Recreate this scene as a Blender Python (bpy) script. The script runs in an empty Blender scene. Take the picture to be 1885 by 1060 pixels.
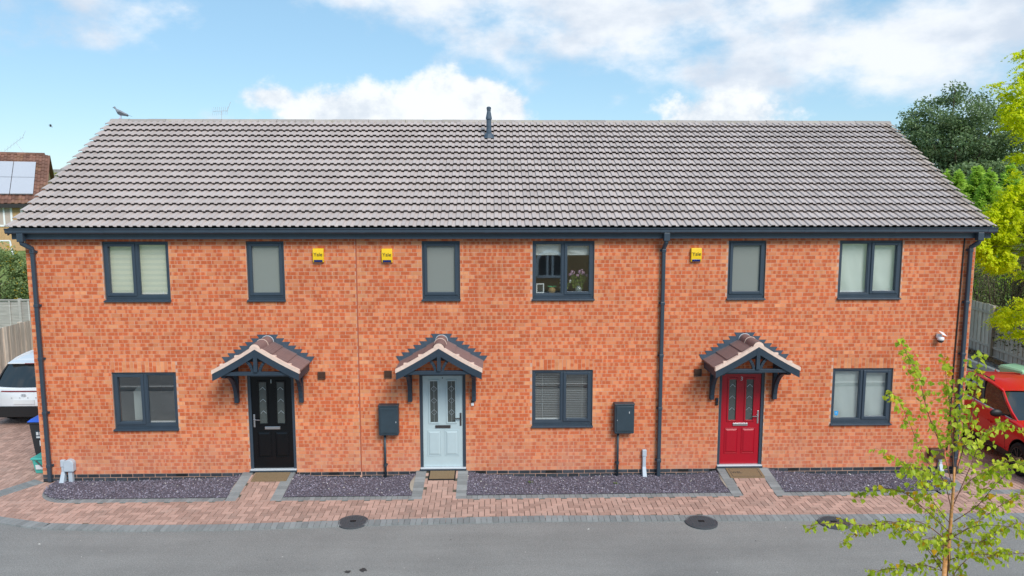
import bpy, math, random
import numpy as np
from mathutils import Vector, Matrix
R_ = math.radians
rnd = random.Random(7)
sc = bpy.context.scene
col = sc.collection

# ------------------------------------------------------------------ camera
CAM = Vector((9.431, -14.678, 5.701)); PITCH = R_(6.87); YAW = R_(1.453); FPX = 1360.0
fwd = Vector((math.sin(YAW)*math.cos(PITCH), math.cos(YAW)*math.cos(PITCH), -math.sin(PITCH)))
rgt = Vector((math.cos(YAW), -math.sin(YAW), 0)); upv = rgt.cross(fwd)
cd = bpy.data.cameras.new('camera'); cam = bpy.data.objects.new('camera', cd); col.objects.link(cam)
cam.matrix_world = Matrix(((rgt.x, upv.x, -fwd.x, CAM.x), (rgt.y, upv.y, -fwd.y, CAM.y), (rgt.z, upv.z, -fwd.z, CAM.z), (0, 0, 0, 1)))
cd.sensor_width = 36.0; cd.lens = FPX/1885*36; cd.clip_end = 3000; cd.clip_start = .1
sc.camera = cam
def ray(u, v):
    return (rgt*((u-942.5)/FPX) + upv*((530-v)/FPX) + fwd)
def at(u, v, Y):                       # photograph pixel -> point at depth Y
    d = ray(u, v); return CAM + d*((Y-CAM.y)/d.y)
def gnd(u, v, Z=0.0):
    d = ray(u, v); return CAM + d*((Z-CAM.z)/d.z)

# ------------------------------------------------------------------ world, sun, exposure
SUN_EL, SUN_AZ = R_(42), R_(152)       # azimuth clockwise from +Y
w = bpy.data.worlds.new('World'); sc.world = w; w.use_nodes = True
nt = w.node_tree; N = nt.nodes; L = nt.links; N.clear()
def nn(t, **k):
    n = N.new(t)
    for a, b in k.items(): setattr(n, a, b)
    return n
def math_(op, a, b=None, c=None, clamp=False):
    n = nn('ShaderNodeMath', operation=op, use_clamp=clamp)
    for i, x in enumerate((a, b, c)):
        if x is None: continue
        if isinstance(x, (int, float)): n.inputs[i].default_value = x
        else: L.new(x, n.inputs[i])
    return n.outputs[0]
sky = nn('ShaderNodeTexSky', sky_type='NISHITA'); sky.sun_disc = False
sky.sun_elevation = SUN_EL; sky.sun_rotation = SUN_AZ; sky.air_density = 1.0; sky.dust_density = .3; sky.ozone_density = 2.0
tc = nn('ShaderNodeTexCoord'); D = tc.outputs['Generated']
def noise(vec, scale, detail=8, rough=.55, squash=(1, 1, 2.2), off=(0, 0, 0)):
    mp = nn('ShaderNodeMapping'); mp.inputs['Scale'].default_value = squash; mp.inputs['Location'].default_value = off
    L.new(vec, mp.inputs[0]); n = nn('ShaderNodeTexNoise'); n.inputs['Scale'].default_value = scale
    n.inputs['Detail'].default_value = detail; n.inputs['Roughness'].default_value = rough
    L.new(mp.outputs[0], n.inputs['Vector']); return n.outputs[0]
fb = noise(D, 9, 9, .58, (1, 1, 1.7)); big = noise(D, 3.2, 5, .5, (1, 1, 2.2), (4.2, .3, 1.7))
S = None; S2 = None
for (u, v, a, b, k) in [(1180, 30, 560, 105, 1.15), (820, 5, 280, 70, 1.1), (1500, 95, 320, 105, 1.15), (1760, 60, 260, 140, 1.15), (1620, 150, 150, 42, .8),
                     (850, 198, -165, 90, 1.3), (930, 198, -80, 56, 1.15), (660, 206, -235, 66, 1.2), (500, 180, -95, 40, 1.0), (1330, 212, -160, 66, 1.25),
                     (155, 12, 130, 76, 1.0), (15, 0, 55, 40, .8), (1135, 180, 40, 24, .55), (920, 102, 55, 30, .6), (390, 225, 35, 20, .7)]:
    c = ray(u, v).normalized()
    sb = nn('ShaderNodeVectorMath', operation='SUBTRACT'); L.new(D, sb.inputs[0]); sb.inputs[1].default_value = c
    ml = nn('ShaderNodeVectorMath', operation='MULTIPLY'); L.new(sb.outputs[0], ml.inputs[0]); ml.inputs[1].default_value = (FPX/abs(a), FPX/abs(a)*.6, FPX/b)
    ln = nn('ShaderNodeVectorMath', operation='LENGTH'); L.new(ml.outputs[0], ln.inputs[0])
    s = math_('MULTIPLY_ADD', ln.outputs['Value'], -.62*k, .62*k)
    if a < 0: S2 = s if S2 is None else math_('SMOOTH_MAX', S2, s, .1)
    else: S = s if S is None else math_('SMOOTH_MAX', S, s, .12)
sep = nn('ShaderNodeSeparateXYZ'); L.new(D, sep.inputs[0])
hi = nn('ShaderNodeMapRange', interpolation_type='SMOOTHSTEP'); L.new(sep.outputs[2], hi.inputs[0])
hi.inputs[1].default_value = .26; hi.inputs[2].default_value = .5; hi.inputs[3].default_value = -.55; hi.inputs[4].default_value = .12
base = math_('MULTIPLY_ADD', big, 1.6, math_('ADD', hi.outputs[0], -.8))
S = math_('MAXIMUM', S, base)
dens = math_('ADD', S, math_('MULTIPLY_ADD', fb, 1.7, -.93))
cm = nn('ShaderNodeMapRange', interpolation_type='SMOOTHSTEP'); L.new(dens, cm.inputs[0]); cm.inputs[1].default_value = -.06; cm.inputs[2].default_value = .5
fb3 = noise(D, 17, 9, .6, (1, 1, 1.25), (.3, .1, .6)); dens2 = math_('ADD', S2, math_('MULTIPLY_ADD', fb3, 1.25, -.78))
cm2 = nn('ShaderNodeMapRange', interpolation_type='SMOOTHSTEP'); L.new(dens2, cm2.inputs[0]); cm2.inputs[1].default_value = -.02; cm2.inputs[2].default_value = .3
fb2 = noise(D, 7, 7, .55, (1, 1, 2.0), (.02, .0, .09))
cs = nn('ShaderNodeMapRange', interpolation_type='SMOOTHSTEP'); L.new(fb2, cs.inputs[0]); cs.inputs[1].default_value = .36; cs.inputs[2].default_value = .62
cc = nn('ShaderNodeMix', data_type='RGBA'); L.new(cs.outputs[0], cc.inputs[0])
cc.inputs[6].default_value = (.54, .605, .70, 1); cc.inputs[7].default_value = (.78, .81, .85, 1)
cs2 = nn('ShaderNodeMapRange', interpolation_type='SMOOTHSTEP'); L.new(fb3, cs2.inputs[0]); cs2.inputs[1].default_value = .36; cs2.inputs[2].default_value = .6
cc2 = nn('ShaderNodeMix', data_type='RGBA'); L.new(cs2.outputs[0], cc2.inputs[0]); cc2.inputs[6].default_value = (.61, .665, .735, 1); cc2.inputs[7].default_value = (.81, .835, .855, 1)
skm = nn('ShaderNodeMix', data_type='RGBA', blend_type='MULTIPLY'); skm.inputs[0].default_value = 1; L.new(sky.outputs[0], skm.inputs[6])
skm.inputs[7].default_value = (.125, .128, .125, 1)
skc = nn('ShaderNodeMix', data_type='RGBA'); skc.inputs[0].default_value = .55; L.new(skm.outputs[2], skc.inputs[6]); skc.inputs[7].default_value = (.275, .51, .71, 1)
mx = nn('ShaderNodeMix', data_type='RGBA'); L.new(math_('MULTIPLY', cm.outputs[0], .95), mx.inputs[0]); L.new(skc.outputs[2], mx.inputs[6]); L.new(cc.outputs[2], mx.inputs[7])
mx2 = nn('ShaderNodeMix', data_type='RGBA'); L.new(math_('MULTIPLY', cm2.outputs[0], .96), mx2.inputs[0]); L.new(mx.outputs[2], mx2.inputs[6]); L.new(cc2.outputs[2], mx2.inputs[7])
bg = nn('ShaderNodeBackground'); bg.inputs[1].default_value = 1.0; L.new(mx2.outputs[2], bg.inputs[0])
wo = nn('ShaderNodeOutputWorld'); L.new(bg.outputs[0], wo.inputs[0])
sl = bpy.data.lights.new('sun', 'SUN'); sl.energy = 2.8; sl.angle = R_(26); sl.color = (1, .96, .9)
so = bpy.data.objects.new('sun', sl); col.objects.link(so)
sd = Vector((math.sin(SUN_AZ)*math.cos(SUN_EL), math.cos(SUN_AZ)*math.cos(SUN_EL), math.sin(SUN_EL)))
so.rotation_euler = sd.to_track_quat('Z', 'Y').to_euler()
vs = sc.view_settings; vs.view_transform = 'Standard'; vs.look = 'None'; vs.exposure = .32; vs.gamma = 1

# ------------------------------------------------------------------ materials
MATS = {}
def newmat(name):
    global nt, N, L
    m = bpy.data.materials.new(name); m.use_nodes = True; nt = m.node_tree; N = nt.nodes; L = nt.links
    MATS[name] = m
    return m, N['Principled BSDF']
def rgbmix(f, a, b, blend='MIX'):
    n = nn('ShaderNodeMix', data_type='RGBA', blend_type=blend)
    for i, x in ((0, f), (6, a), (7, b)):
        if isinstance(x, (int, float)): n.inputs[i].default_value = x if i == 0 else (x, x, x, 1)
        elif isinstance(x, tuple): n.inputs[i].default_value = (*x, 1)
        else: L.new(x, n.inputs[i])
    return n.outputs[2]
def mrange(x, a, b, c, d, smooth=False):
    n = nn('ShaderNodeMapRange', interpolation_type='SMOOTHSTEP' if smooth else 'LINEAR'); L.new(x, n.inputs[0])
    for i, v in enumerate((a, b, c, d)):
        if isinstance(v, (int, float)): n.inputs[1+i].default_value = v
        else: L.new(v, n.inputs[1+i])
    return n.outputs[0]
def gnoise(scale, detail=4, rough=.55, sq=(1, 1, 1)):
    g = nn('ShaderNodeNewGeometry'); return noise(g.outputs['Position'], scale, detail, rough, sq)
def pcattr():
    a = nn('ShaderNodeAttribute'); a.attribute_name = 'pc'; s = nn('ShaderNodeSeparateColor'); L.new(a.outputs['Color'], s.inputs[0])
    return s.outputs[0], s.outputs[1], s.outputs[2], a.outputs['Alpha']
def bump(b, scale, strength, dist=.01, detail=3, sq=(1, 1, 1)):
    n = nn('ShaderNodeBump'); n.inputs['Strength'].default_value = strength; n.inputs['Distance'].default_value = dist
    L.new(gnoise(scale, detail, .6, sq), n.inputs['Height']); L.new(n.outputs[0], b.inputs['Normal'])
def M(name, c, rough=.6, spec=.5, metal=0, var=0, vs=6, bmp=0, bs=80, tone=0, coat=0, sq=(1, 1, 1), grime=None):
    m, b = newmat(name)
    b.inputs['Roughness'].default_value = rough; b.inputs['Specular IOR Level'].default_value = spec
    b.inputs['Metallic'].default_value = metal; b.inputs['Coat Weight'].default_value = coat; b.inputs['Coat Roughness'].default_value = .05
    o = c
    if var: o = rgbmix(1.0, o, mrange(gnoise(vs, 5, .6, sq), .25, .75, 1-var, 1+var), 'MULTIPLY')
    if grime: o = rgbmix(mrange(gnoise(grime[1], 6, .65), .5, .72, 0, grime[2]), o, grime[0])
    if tone:
        r, g, bb, a = pcattr(); o = rgbmix(1.0, o, mrange(r, 0, 1, 1-tone, 1+tone), 'MULTIPLY')
    if isinstance(o, tuple): b.inputs['Base Color'].default_value = (*o, 1)
    else: L.new(o, b.inputs['Base Color'])
    if bmp: bump(b, bs, bmp)
    return m
def leafmat(name, c1, c2, trans=.35, rough=.55, c3=None):
    m, b = newmat(name); r, g, bb, a = pcattr()
    o = rgbmix(r, c1, c2)
    if c3: o = rgbmix(mrange(g, .93, .96, 0, 1), o, c3)
    L.new(o, b.inputs['Base Color']); b.inputs['Roughness'].default_value = rough; b.inputs['Specular IOR Level'].default_value = .35
    t = nn('ShaderNodeBsdfTranslucent'); L.new(rgbmix(1.0, o, (1.0, 1.0, .55), 'MULTIPLY'), t.inputs[0])
    ms = nn('ShaderNodeMixShader'); ms.inputs[0].default_value = trans; L.new(b.outputs[0], ms.inputs[1]); L.new(t.outputs[0], ms.inputs[2])
    L.new(ms.outputs[0], N['Material Output'].inputs[0]); return m
def brickmat(name, light, dark, pale):
    m, b = newmat(name); r, g, u, a = pcattr()
    wob = math_('MULTIPLY_ADD', gnoise(25, 2), .25, -.125)
    uu = math_('ADD', u, wob); hw = math_('MULTIPLY_ADD', g, .20, .09)      # one or two darker kiln bands per brick
    f1 = mrange(math_('SUBTRACT', math_('ABSOLUTE', math_('SUBTRACT', uu, r)), hw), -.07, .08, 1, 0, True)
    r2 = math_('FRACT', math_('ADD', r, .53)); on2 = mrange(math_('FRACT', math_('MULTIPLY', g, 7.31)), .42, .46, 0, 1)
    f2 = math_('MULTIPLY', on2, mrange(math_('SUBTRACT', math_('ABSOLUTE', math_('SUBTRACT', uu, r2)), math_('MULTIPLY', hw, .8)), -.07, .08, 1, 0, True))
    o = rgbmix(math_('MAXIMUM', f1, f2), light, dark)
    o = rgbmix(a, o, pale)
    o = rgbmix(1.0, o, mrange(math_('FRACT', math_('MULTIPLY', math_('ADD', r, g), 37.3)), 0, 1, .88, 1.1), 'MULTIPLY')
    o = rgbmix(1.0, o, mrange(gnoise(1.1, 4, .6), .3, .7, .94, 1.06), 'MULTIPLY')
    o = rgbmix(1.0, o, mrange(gnoise(.28, 3, .5), .35, .65, .92, 1.07), 'MULTIPLY')
    o = rgbmix(1.0, o, mrange(gnoise(140, 3, .7), .25, .75, .9, 1.1), 'MULTIPLY')
    sx_ = nn('ShaderNodeSeparateXYZ'); L.new(nn('ShaderNodeNewGeometry').outputs['Position'], sx_.inputs[0])
    o = rgbmix(mrange(gnoise(2.3, 5, .7), .60, .76, 0, .22), o, (.66, .36, .26))     # lime bloom
    o = rgbmix(math_('MULTIPLY', mrange(sx_.outputs[2], .1, 1.3, .34, 0, True), mrange(gnoise(1.7, 5, .65), .35, .7, .25, 1.2)), o, (.60, .33, .25))   # salts near the ground
    L.new(o, b.inputs['Base Color']); b.inputs['Roughness'].default_value = .85; b.inputs['Specular IOR Level'].default_value = .25
    bump(b, 90, .35, .004); return m
def glassmat(name, tint, trans, refl_rough=.02, diffuse=None, dens=0.0):
    m, b = newmat(name); N.remove(b)
    tr = nn('ShaderNodeBsdfTransparent'); tr.inputs[0].default_value = (*tint, 1)
    gl = nn('ShaderNodeBsdfGlossy'); gl.inputs['Roughness'].default_value = refl_rough; gl.inputs[0].default_value = (1, 1, 1, 1)
    base_ = tr.outputs[0]
    if diffuse:
        df = nn('ShaderNodeBsdfDiffuse'); df.inputs[0].default_value = (*diffuse, 1)
        s1 = nn('ShaderNodeMixShader'); s1.inputs[0].default_value = dens; L.new(tr.outputs[0], s1.inputs[1]); L.new(df.outputs[0], s1.inputs[2]); base_ = s1.outputs[0]
    fr = nn('ShaderNodeLayerWeight'); fr.inputs[0].default_value = .5
    f = math_('MULTIPLY_ADD', math_('POWER', fr.outputs['Facing'], 4.0), .7, trans, clamp=True)
    s2 = nn('ShaderNodeMixShader'); L.new(f, s2.inputs[0]); L.new(base_, s2.inputs[1]); L.new(gl.outputs[0], s2.inputs[2])
    L.new(s2.outputs[0], N['Material Output'].inputs[0]); return m

brickmat('brick', (.66, .228, .102), (.55, .126, .046), (.72, .32, .15))
M('mortar', (.585, .355, .265), .95, .1, var=.18, vs=9)
M('joint_sealant', (.40, .10, .048), .8)
M('engineering_brick', (.045, .052, .062), .45, .5, var=.25, vs=12, tone=.35)
M('air_brick', (.008, .009, .010), .8)
M('anthracite', (.036, .054, .076), .42, .5, var=.12, vs=5, bmp=.05, bs=400, sq=(1, 1, .2))
M('anthracite_wood', (.026, .042, .062), .5, .4, var=.15, vs=9)
M('roof_tile', (.475, .405, .38), .7, .45, var=.03, vs=.5, bmp=.15, bs=160, tone=.08, grime=((.41, .345, .315), .5, .35))  # paler than canopy_tile: grazing sky sheen is put into the base colour
M('verge_tile', (.42, .345, .30), .8, .3, var=.2, vs=5, tone=.1)
M('ridge_tile', (.36, .315, .29), .75, .4, var=.12, vs=3, tone=.12, grime=((.30, .29, .16), 6, .5))
M('canopy_tile', (.20, .132, .125), .6, .5, var=.12, vs=8, tone=.1)
M('verge_mortar', (.72, .54, .45), .9, .2, var=.14, vs=14, bmp=.3, bs=60)
M('lead', (.055, .082, .115), .5, .5, var=.2, vs=14)
M('lead_edge', (.5, .52, .55), .5)
M('dark_void', (.006, .006, .007), .9, .1)
M('deck', (.03, .028, .028), .9)
M('door_black', (.003, .004, .0055), .3, .3, bmp=.04, bs=300)
M('door_pale', (.45, .55, .575), .38, .5, var=.03, bmp=.04, bs=300)
M('door_red', (.38, .003, .016), .32, .5, bmp=.04, bs=300)
M('chrome', (.62, .62, .64), .28, .5, metal=1)
M('chrome_dark', (.16, .15, .15), .35, .5, metal=1)
M('threshold', (.66, .70, .74), .4, .5, metal=.2)
M('lead_came', (.55, .62, .66), .3, .6, metal=.6)
glassmat('glass', (.97, .985, .98), .17)
glassmat('door_glass', (.5, .55, .53), .06, .12, (.09, .105, .10), .8)
glassmat('frosted', (.8, .85, .82), .06, .16, (.27, .29, .27), .80)
M('room_wall', (.42, .41, .37), .9)
M('room_dark', (.22, .215, .20), .9)
M('blind_cream', (.80, .76, .66), .85, .2)
M('blind_sheer', (.70, .69, .62), .85, .2)
M('blind_white', (.74, .77, .75), .8, .2, var=.05, vs=3)
M('blind_grey', (.47, .52, .505), .85, .2, var=.05, vs=5)
M('slat', (.34, .36, .36), .45, .5)
M('yellow_box', (.86, .55, .012), .35, .5, var=.04)
M('blue_lens', (.004, .016, .12), .2, .6)
M('print_dark', (.03, .03, .025), .6)
M('brown_vent', (.075, .035, .022), .6)
M('meter_box', (.030, .050, .066), .45, .5, var=.12, vs=9)
M('white_plastic', (.78, .79, .80), .4)
M('grey_plastic', (.46, .52, .58), .5, var=.06)
M('black_plastic', (.012, .012, .013), .5)
M('black_cable', (.02, .018, .017), .6)
M('red_paver', (.47, .30, .243), .9, .2, var=.12, vs=3, bmp=.3, bs=120, tone=.2, grime=((.36, .29, .25), 2.5, .35))
M('grey_paver', (.26, .27, .268), .9, .2, var=.12, vs=4, bmp=.3, bs=120, tone=.16)
M('joint_sand', (.11, .10, .075), 1, .1, var=.3, vs=20)
M('concrete', (.42, .37, .30), .9, .2, var=.15, vs=7, bmp=.2, bs=60)
M('kerb', (.48, .46, .43), .9, .2, var=.12, vs=4)
M('slate_soil', (.12, .105, .13), .95, .2, var=.4, vs=60)
M('slate_chip', (.235, .215, .265), .7, .35, var=.2, vs=3, tone=.42)
M('pale_chip', (.62, .6, .55), .8)
M('iron', (.065, .072, .08), .6, .5, var=.2, vs=30, bmp=.4, bs=120)
M('coir', (.24, .17, .10), 1, .1, var=.2, vs=60, bmp=.5, bs=300)
M('rubber', (.012, .012, .013), .8, .3)
M('weathered_fence', (.52, .44, .36), .95, .15, var=.3, vs=5, sq=(6, 6, .5), tone=.25)
M('grey_fence', (.46, .44, .41), .95, .15, var=.25, vs=4, sq=(.6, .6, 8), tone=.2)
M('tan_brick', (.50, .32, .16), .9, .2, var=.18, vs=14)
M('brown_tile', (.20, .10, .072), .85, .3, var=.2, vs=3, tone=.25, grime=((.26, .16, .06), 1.2, .5))
M('grey_tile', (.26, .24, .23), .85, .3, var=.2, vs=3, tone=.25)
M('solar', (.46, .47, .51), .25, .6, var=.03)
M('frame_white', (.78, .80, .80), .4)
M('window_dark', (.045, .055, .06), .08, .8)
M('curtain', (.45, .38, .33), .9)
M('white_paint', (.80, .82, .84), .28, .5, coat=.7)
M('red_paint', (.64, .002, .007), .38, .35, coat=.3)
M('car_glass', (.018, .022, .024), .04, .8, coat=.5)
M('tail_red', (.20, .006, .012), .2, .6)
M('tyre', (.014, .014, .015), .85, .3)
M('alloy_dark', (.05, .05, .055), .35, .5, metal=.7)
M('bin_grey', (.030, .032, .036), .55, .4)
M('bin_blue', (.03, .12, .62), .45)
M('teal_plastic', (.07, .42, .36), .45)
M('mint_plastic', (.36, .62, .40), .5)
M('paper', (.66, .68, .70), .8)
M('sticker_blue', (.02, .33, .72), .5)
M('bark', (.115, .088, .065), .95, .1, var=.3, vs=8)
M('birch_bark', (.55, .26, .09), .6, .3, var=.3, vs=14, sq=(1, 1, 4), grime=((.62, .52, .42), 18, .6))
M('birch_twig', (.17, .085, .055), .6, .3)
leafmat('leaf_birch', (.34, .49, .03), (.76, .82, .08), .5, .45, (.72, .42, .015))
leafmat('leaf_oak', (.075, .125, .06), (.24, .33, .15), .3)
leafmat('leaf_oak_far', (.045, .075, .035), (.115, .165, .07), .25)
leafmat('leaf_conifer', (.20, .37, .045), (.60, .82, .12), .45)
leafmat('leaf_gold', (.46, .62, .008), (.90, .89, .014), .5)
leafmat('leaf_shrub', (.09, .10, .04), (.26, .26, .12), .25)
leafmat('leaf_bush', (.10, .16, .05), (.30, .38, .15), .3, .55, (.5, .36, .03))
leafmat('leaf_weed', (.10, .16, .03), (.2, .28, .05), .3)
leafmat('leaf_litter', (.16, .075, .03), (.36, .21, .10), .1)
M('grass', (.16, .21, .07), .95, .1, var=.3, vs=1.5)
M('petal_pink', (.66, .42, .58), .7)
M('petal_white', (.8, .8, .74), .7)
M('stem_green', (.06, .15, .06), .6)
M('toy_brown', (.36, .24, .10), .8)
M('toy_green', (.08, .45, .20), .6)
M('pigeon', (.23, .25, .28), .7, .3, var=.25, vs=30)
M('pigeon_dark', (.07, .075, .09), .7)
M('vase_glass', (.22, .26, .25), .1, .7)
# asphalt
m, b = newmat('asphalt')
a1 = math_('MULTIPLY', mrange(gnoise(150, 2, .8), .3, .7, .6, 1.4), mrange(gnoise(45, 3, .85), .3, .7, .72, 1.28)); a2 = math_('MULTIPLY', mrange(gnoise(.7, 5, .6), .3, .7, .9, 1.09), mrange(gnoise(.9, 3, .6, (.25, 2.2, 1)), .35, .7, 1.05, .9))
o = rgbmix(1.0, rgbmix(1.0, (.243, .237, .224), a1, 'MULTIPLY'), a2, 'MULTIPLY')
o = rgbmix(mrange(gnoise(75, 2, .9), .63, .69, 0, .7), o, (.40, .39, .37))
o = rgbmix(mrange(gnoise(55, 2, .9, (1.1, 1, 1)), .30, .34, .6, 0), o, (.06, .06, .06))
L.new(o, b.inputs['Base Color']); b.inputs['Roughness'].default_value = .85; bump(b, 150, .6, .006)
M('footway', (.16, .155, .15), .9, .3, var=.2, vs=6, bmp=.5, bs=150)
M('stain', (.045, .045, .045), .7, var=.3, vs=10)

# ------------------------------------------------------------------ mesh helpers
class MB:
    def __init__(s): s.v = []; s.f = []; s.c = []; s.sm = False
    def add(s, vs_, fs, c=(.5, .5, .5, 0)):
        o = len(s.v); s.v += [tuple(p) for p in vs_]
        s.f += [tuple(i+o for i in f) for f in fs]
        s.c += (list(c) if isinstance(c, list) else [c]*len(vs_)); return s
    def box(s, x0, x1, y0, y1, z0, z1, c=(.5, .5, .5, 0), skip=''):
        vs_ = [(x0, y0, z0), (x1, y0, z0), (x1, y1, z0), (x0, y1, z0), (x0, y0, z1), (x1, y0, z1), (x1, y1, z1), (x0, y1, z1)]
        F = {'b': (0, 3, 2, 1), 't': (4, 5, 6, 7), 'f': (0, 1, 5, 4), 'k': (2, 3, 7, 6), 'r': (1, 2, 6, 5), 'l': (3, 0, 4, 7)}
        return s.add(vs_, [F[k] for k in F if k not in skip], c)
    def quad(s, a, b_, c_, d, c=(.5, .5, .5, 0)): return s.add([a, b_, c_, d], [(0, 1, 2, 3)], c)
    def obox(s, p0, p1, wd, th, up=(0, 0, 1), c=(.5, .5, .5, 0)):      # bar from p0 to p1
        p0 = Vector(p0); p1 = Vector(p1); d = (p1-p0).normalized(); u = Vector(up); sx = d.cross(u)
        if sx.length < 1e-4: sx = d.cross(Vector((1, 0, 0)))
        sx.normalize(); u = sx.cross(d).normalized(); sx *= wd/2; u *= th/2
        vs_ = [p+a*sx+b_*u for p in (p0, p1) for a, b_ in ((-1, -1), (1, -1), (1, 1), (-1, 1))]
        return s.add(vs_, [(0, 1, 2, 3), (7, 6, 5, 4), (0, 4, 5, 1), (1, 5, 6, 2), (2, 6, 7, 3), (3, 7, 4, 0)], c)
    def tube(s, pts, rad, n=8, c=(.5, .5, .5, 0), cap=True):
        pts = [Vector(p) for p in pts]; rs = rad if isinstance(rad, (list, tuple)) else [rad]*len(pts)
        vs_ = []; ref = None
        for i, p in enumerate(pts):
            d = (pts[min(i+1, len(pts)-1)]-pts[max(i-1, 0)]).normalized()
            if ref is None: ref = d.orthogonal().normalized()
            ref = (ref-d*ref.dot(d)).normalized(); q = d.cross(ref)
            vs_ += [p+(ref*math.cos(2*math.pi*k/n)+q*math.sin(2*math.pi*k/n))*rs[i] for k in range(n)]
        fs = [(i*n+k, i*n+(k+1) % n, (i+1)*n+(k+1) % n, (i+1)*n+k) for i in range(len(pts)-1) for k in range(n)]
        if cap: fs += [tuple(range(n-1, -1, -1)), tuple((len(pts)-1)*n+k for k in range(n))]
        return s.add(vs_, fs, c)
    def lathe(s, prof, ctr=(0, 0, 0), n=16, c=(.5, .5, .5, 0), axis='z'):  # prof: (r,h)
        cx, cy, cz = ctr; vs_ = []
        for r, h in prof:
            for k in range(n):
                a = 2*math.pi*k/n; p, q = r*math.cos(a), r*math.sin(a)
                vs_.append((cx+p, cy+q, cz+h) if axis == 'z' else ((cx+h, cy+p, cz+q) if axis == 'x' else (cx+p, cy+h, cz+q)))
        fs = [(i*n+k, i*n+(k+1) % n, (i+1)*n+(k+1) % n, (i+1)*n+k) for i in range(len(prof)-1) for k in range(n)]
        fs += [tuple(range(n-1, -1, -1)), tuple((len(prof)-1)*n+k for k in range(n))]
        return s.add(vs_, fs, c)
    def prism(s, poly, y0, y1, c=(.5, .5, .5, 0)):           # poly in (x,z), extruded along y
        n = len(poly); vs_ = [(x, y0, z) for x, z in poly]+[(x, y1, z) for x, z in poly]
        return s.add(vs_, [tuple(range(n)), tuple(range(2*n-1, n-1, -1))]+[(k, k+n, (k+1) % n+n, (k+1) % n) for k in range(n)], c)
    def mesh(s, name, mat):
        me = bpy.data.meshes.new(name); me.from_pydata(s.v, [], s.f)
        at_ = me.attributes.new('pc', 'FLOAT_COLOR', 'POINT')
        at_.data.foreach_set('color', np.array(s.c, dtype=np.float32).ravel())
        me.materials.append(MATS[mat])
        if s.sm: me.polygons.foreach_set('use_smooth', [True]*len(me.polygons))
        me.update(); return me
    def build(s, name, mat, parent=None, smooth=False, bevel=0):
        s.sm = smooth; o = bpy.data.objects.new(name, s.mesh(name, mat)); col.objects.link(o)
        if parent: o.parent = parent
        if bevel:
            bv = o.modifiers.new('bevel', 'BEVEL'); bv.width = bevel; bv.segments = 2; bv.limit_method = 'ANGLE'
        return o
def link(name, me, parent=None, loc=(0, 0, 0), rot=(0, 0, 0)):
    o = bpy.data.objects.new(name, me); col.objects.link(o); o.parent = parent; o.location = loc; o.rotation_euler = rot; return o
def empty(name, loc=(0, 0, 0), rz=0):
    o = bpy.data.objects.new(name, None); o.empty_display_size = .1; col.objects.link(o); o.location = loc; o.rotation_euler = (0, 0, rz); return o
def tag(o, label=None, cat=None, group=None, kind=None):
    for k, v in (('label', label), ('category', cat), ('group', group), ('kind', kind)):
        if v: o[k] = v
    return o
def part(name, parent): o = empty(name); o.parent = parent; return o
def rc(pale=0): return (rnd.random(), rnd.random(), rnd.random(), pale)
def textmesh(txt, size, extrude=.001):
    cu = bpy.data.curves.new('lettering', 'FONT'); cu.body = txt; cu.size = size; cu.extrude = extrude; cu.align_x = 'CENTER'; cu.align_y = 'CENTER'
    ob = bpy.data.objects.new('lettering', cu); col.objects.link(ob)
    dg = bpy.context.evaluated_depsgraph_get(); dg.update(); me = bpy.data.meshes.new_from_object(ob.evaluated_get(dg))
    bpy.data.objects.remove(ob); return me
def letters(name, txt, size, loc, mat, parent, rot=(R_(90), 0, 0), ext=.001):
    me = textmesh(txt, size, ext); me.materials.clear(); me.materials.append(MATS[mat]); return link(name, me, parent, loc, rot)
# ================================================================== the terrace
XL, XR, ZE, RY, DEP = .28, 19.18, 4.93, 4.031, 8.06
TAN = math.tan(R_(30.15))
house = tag(empty('terraced_house', (0, 0, 0)), 'long red brick terrace of three homes under one grey tiled roof', 'building')
UP, LO = (3.675, 4.875), (1.05, 2.25)
WINS = [(1.756, 3.04, *UP, 'L'), (1.778, 3.054, *LO, 'L'), (4.557, 5.295, *UP, 'S'), (8.012, 8.767, *UP, 'S'), (10.213, 11.45, *UP, 'R'),
        (10.213, 11.45, *LO, 'R'), (14.145, 14.908, *UP, 'S'), (16.40, 17.684, *UP, 'R'), (16.395, 17.65, *LO, 'R')]
DOORS = [(4.93, 'door_black', -1, 'chrome', '1'), (8.39, 'door_pale', 1, 'chrome_dark', None), (14.525, 'door_red', 1, 'chrome', '3')]
DW, DZ0, DZ1 = .468, .17, 2.2
HOLES = [(x0, x1, z0, z1) for x0, x1, z0, z1, k in WINS] + [(c-DW, c+DW, 0, DZ1) for c, *_ in DOORS]
JX = 6.715
wall = part('front_wall', house)
# mortar backing with real openings
xs = sorted({XL, XR, *[h[0] for h in HOLES], *[h[1] for h in HOLES]}); zs = sorted({0, 5.1, *[h[2] for h in HOLES], *[h[3] for h in HOLES]})
mb = MB()
for i in range(len(xs)-1):
    for j in range(len(zs)-1):
        cx, cz = (xs[i]+xs[i+1])/2, (zs[j]+zs[j+1])/2
        if any(h[0] < cx < h[1] and h[2] < cz < h[3] for h in HOLES): continue
        mb.quad((xs[i], .0032, zs[j]), (xs[i+1], .0032, zs[j]), (xs[i+1], .0032, zs[j+1]), (xs[i], .0032, zs[j+1]))
for x0, x1, z0, z1 in HOLES:
    mb.quad((x0, .007, z0), (x0, .3, z0), (x0, .3, z1), (x0, .007, z1)); mb.quad((x1, .3, z0), (x1, .007, z0), (x1, .007, z1), (x1, .3, z1))
    mb.quad((x0, .007, z1), (x0, .3, z1), (x1, .3, z1), (x1, .007, z1)); mb.quad((x0, .3, z0), (x0, .007, z0), (x1, .007, z0), (x1, .3, z0))
mb.build('mortar', 'mortar', wall)
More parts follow.
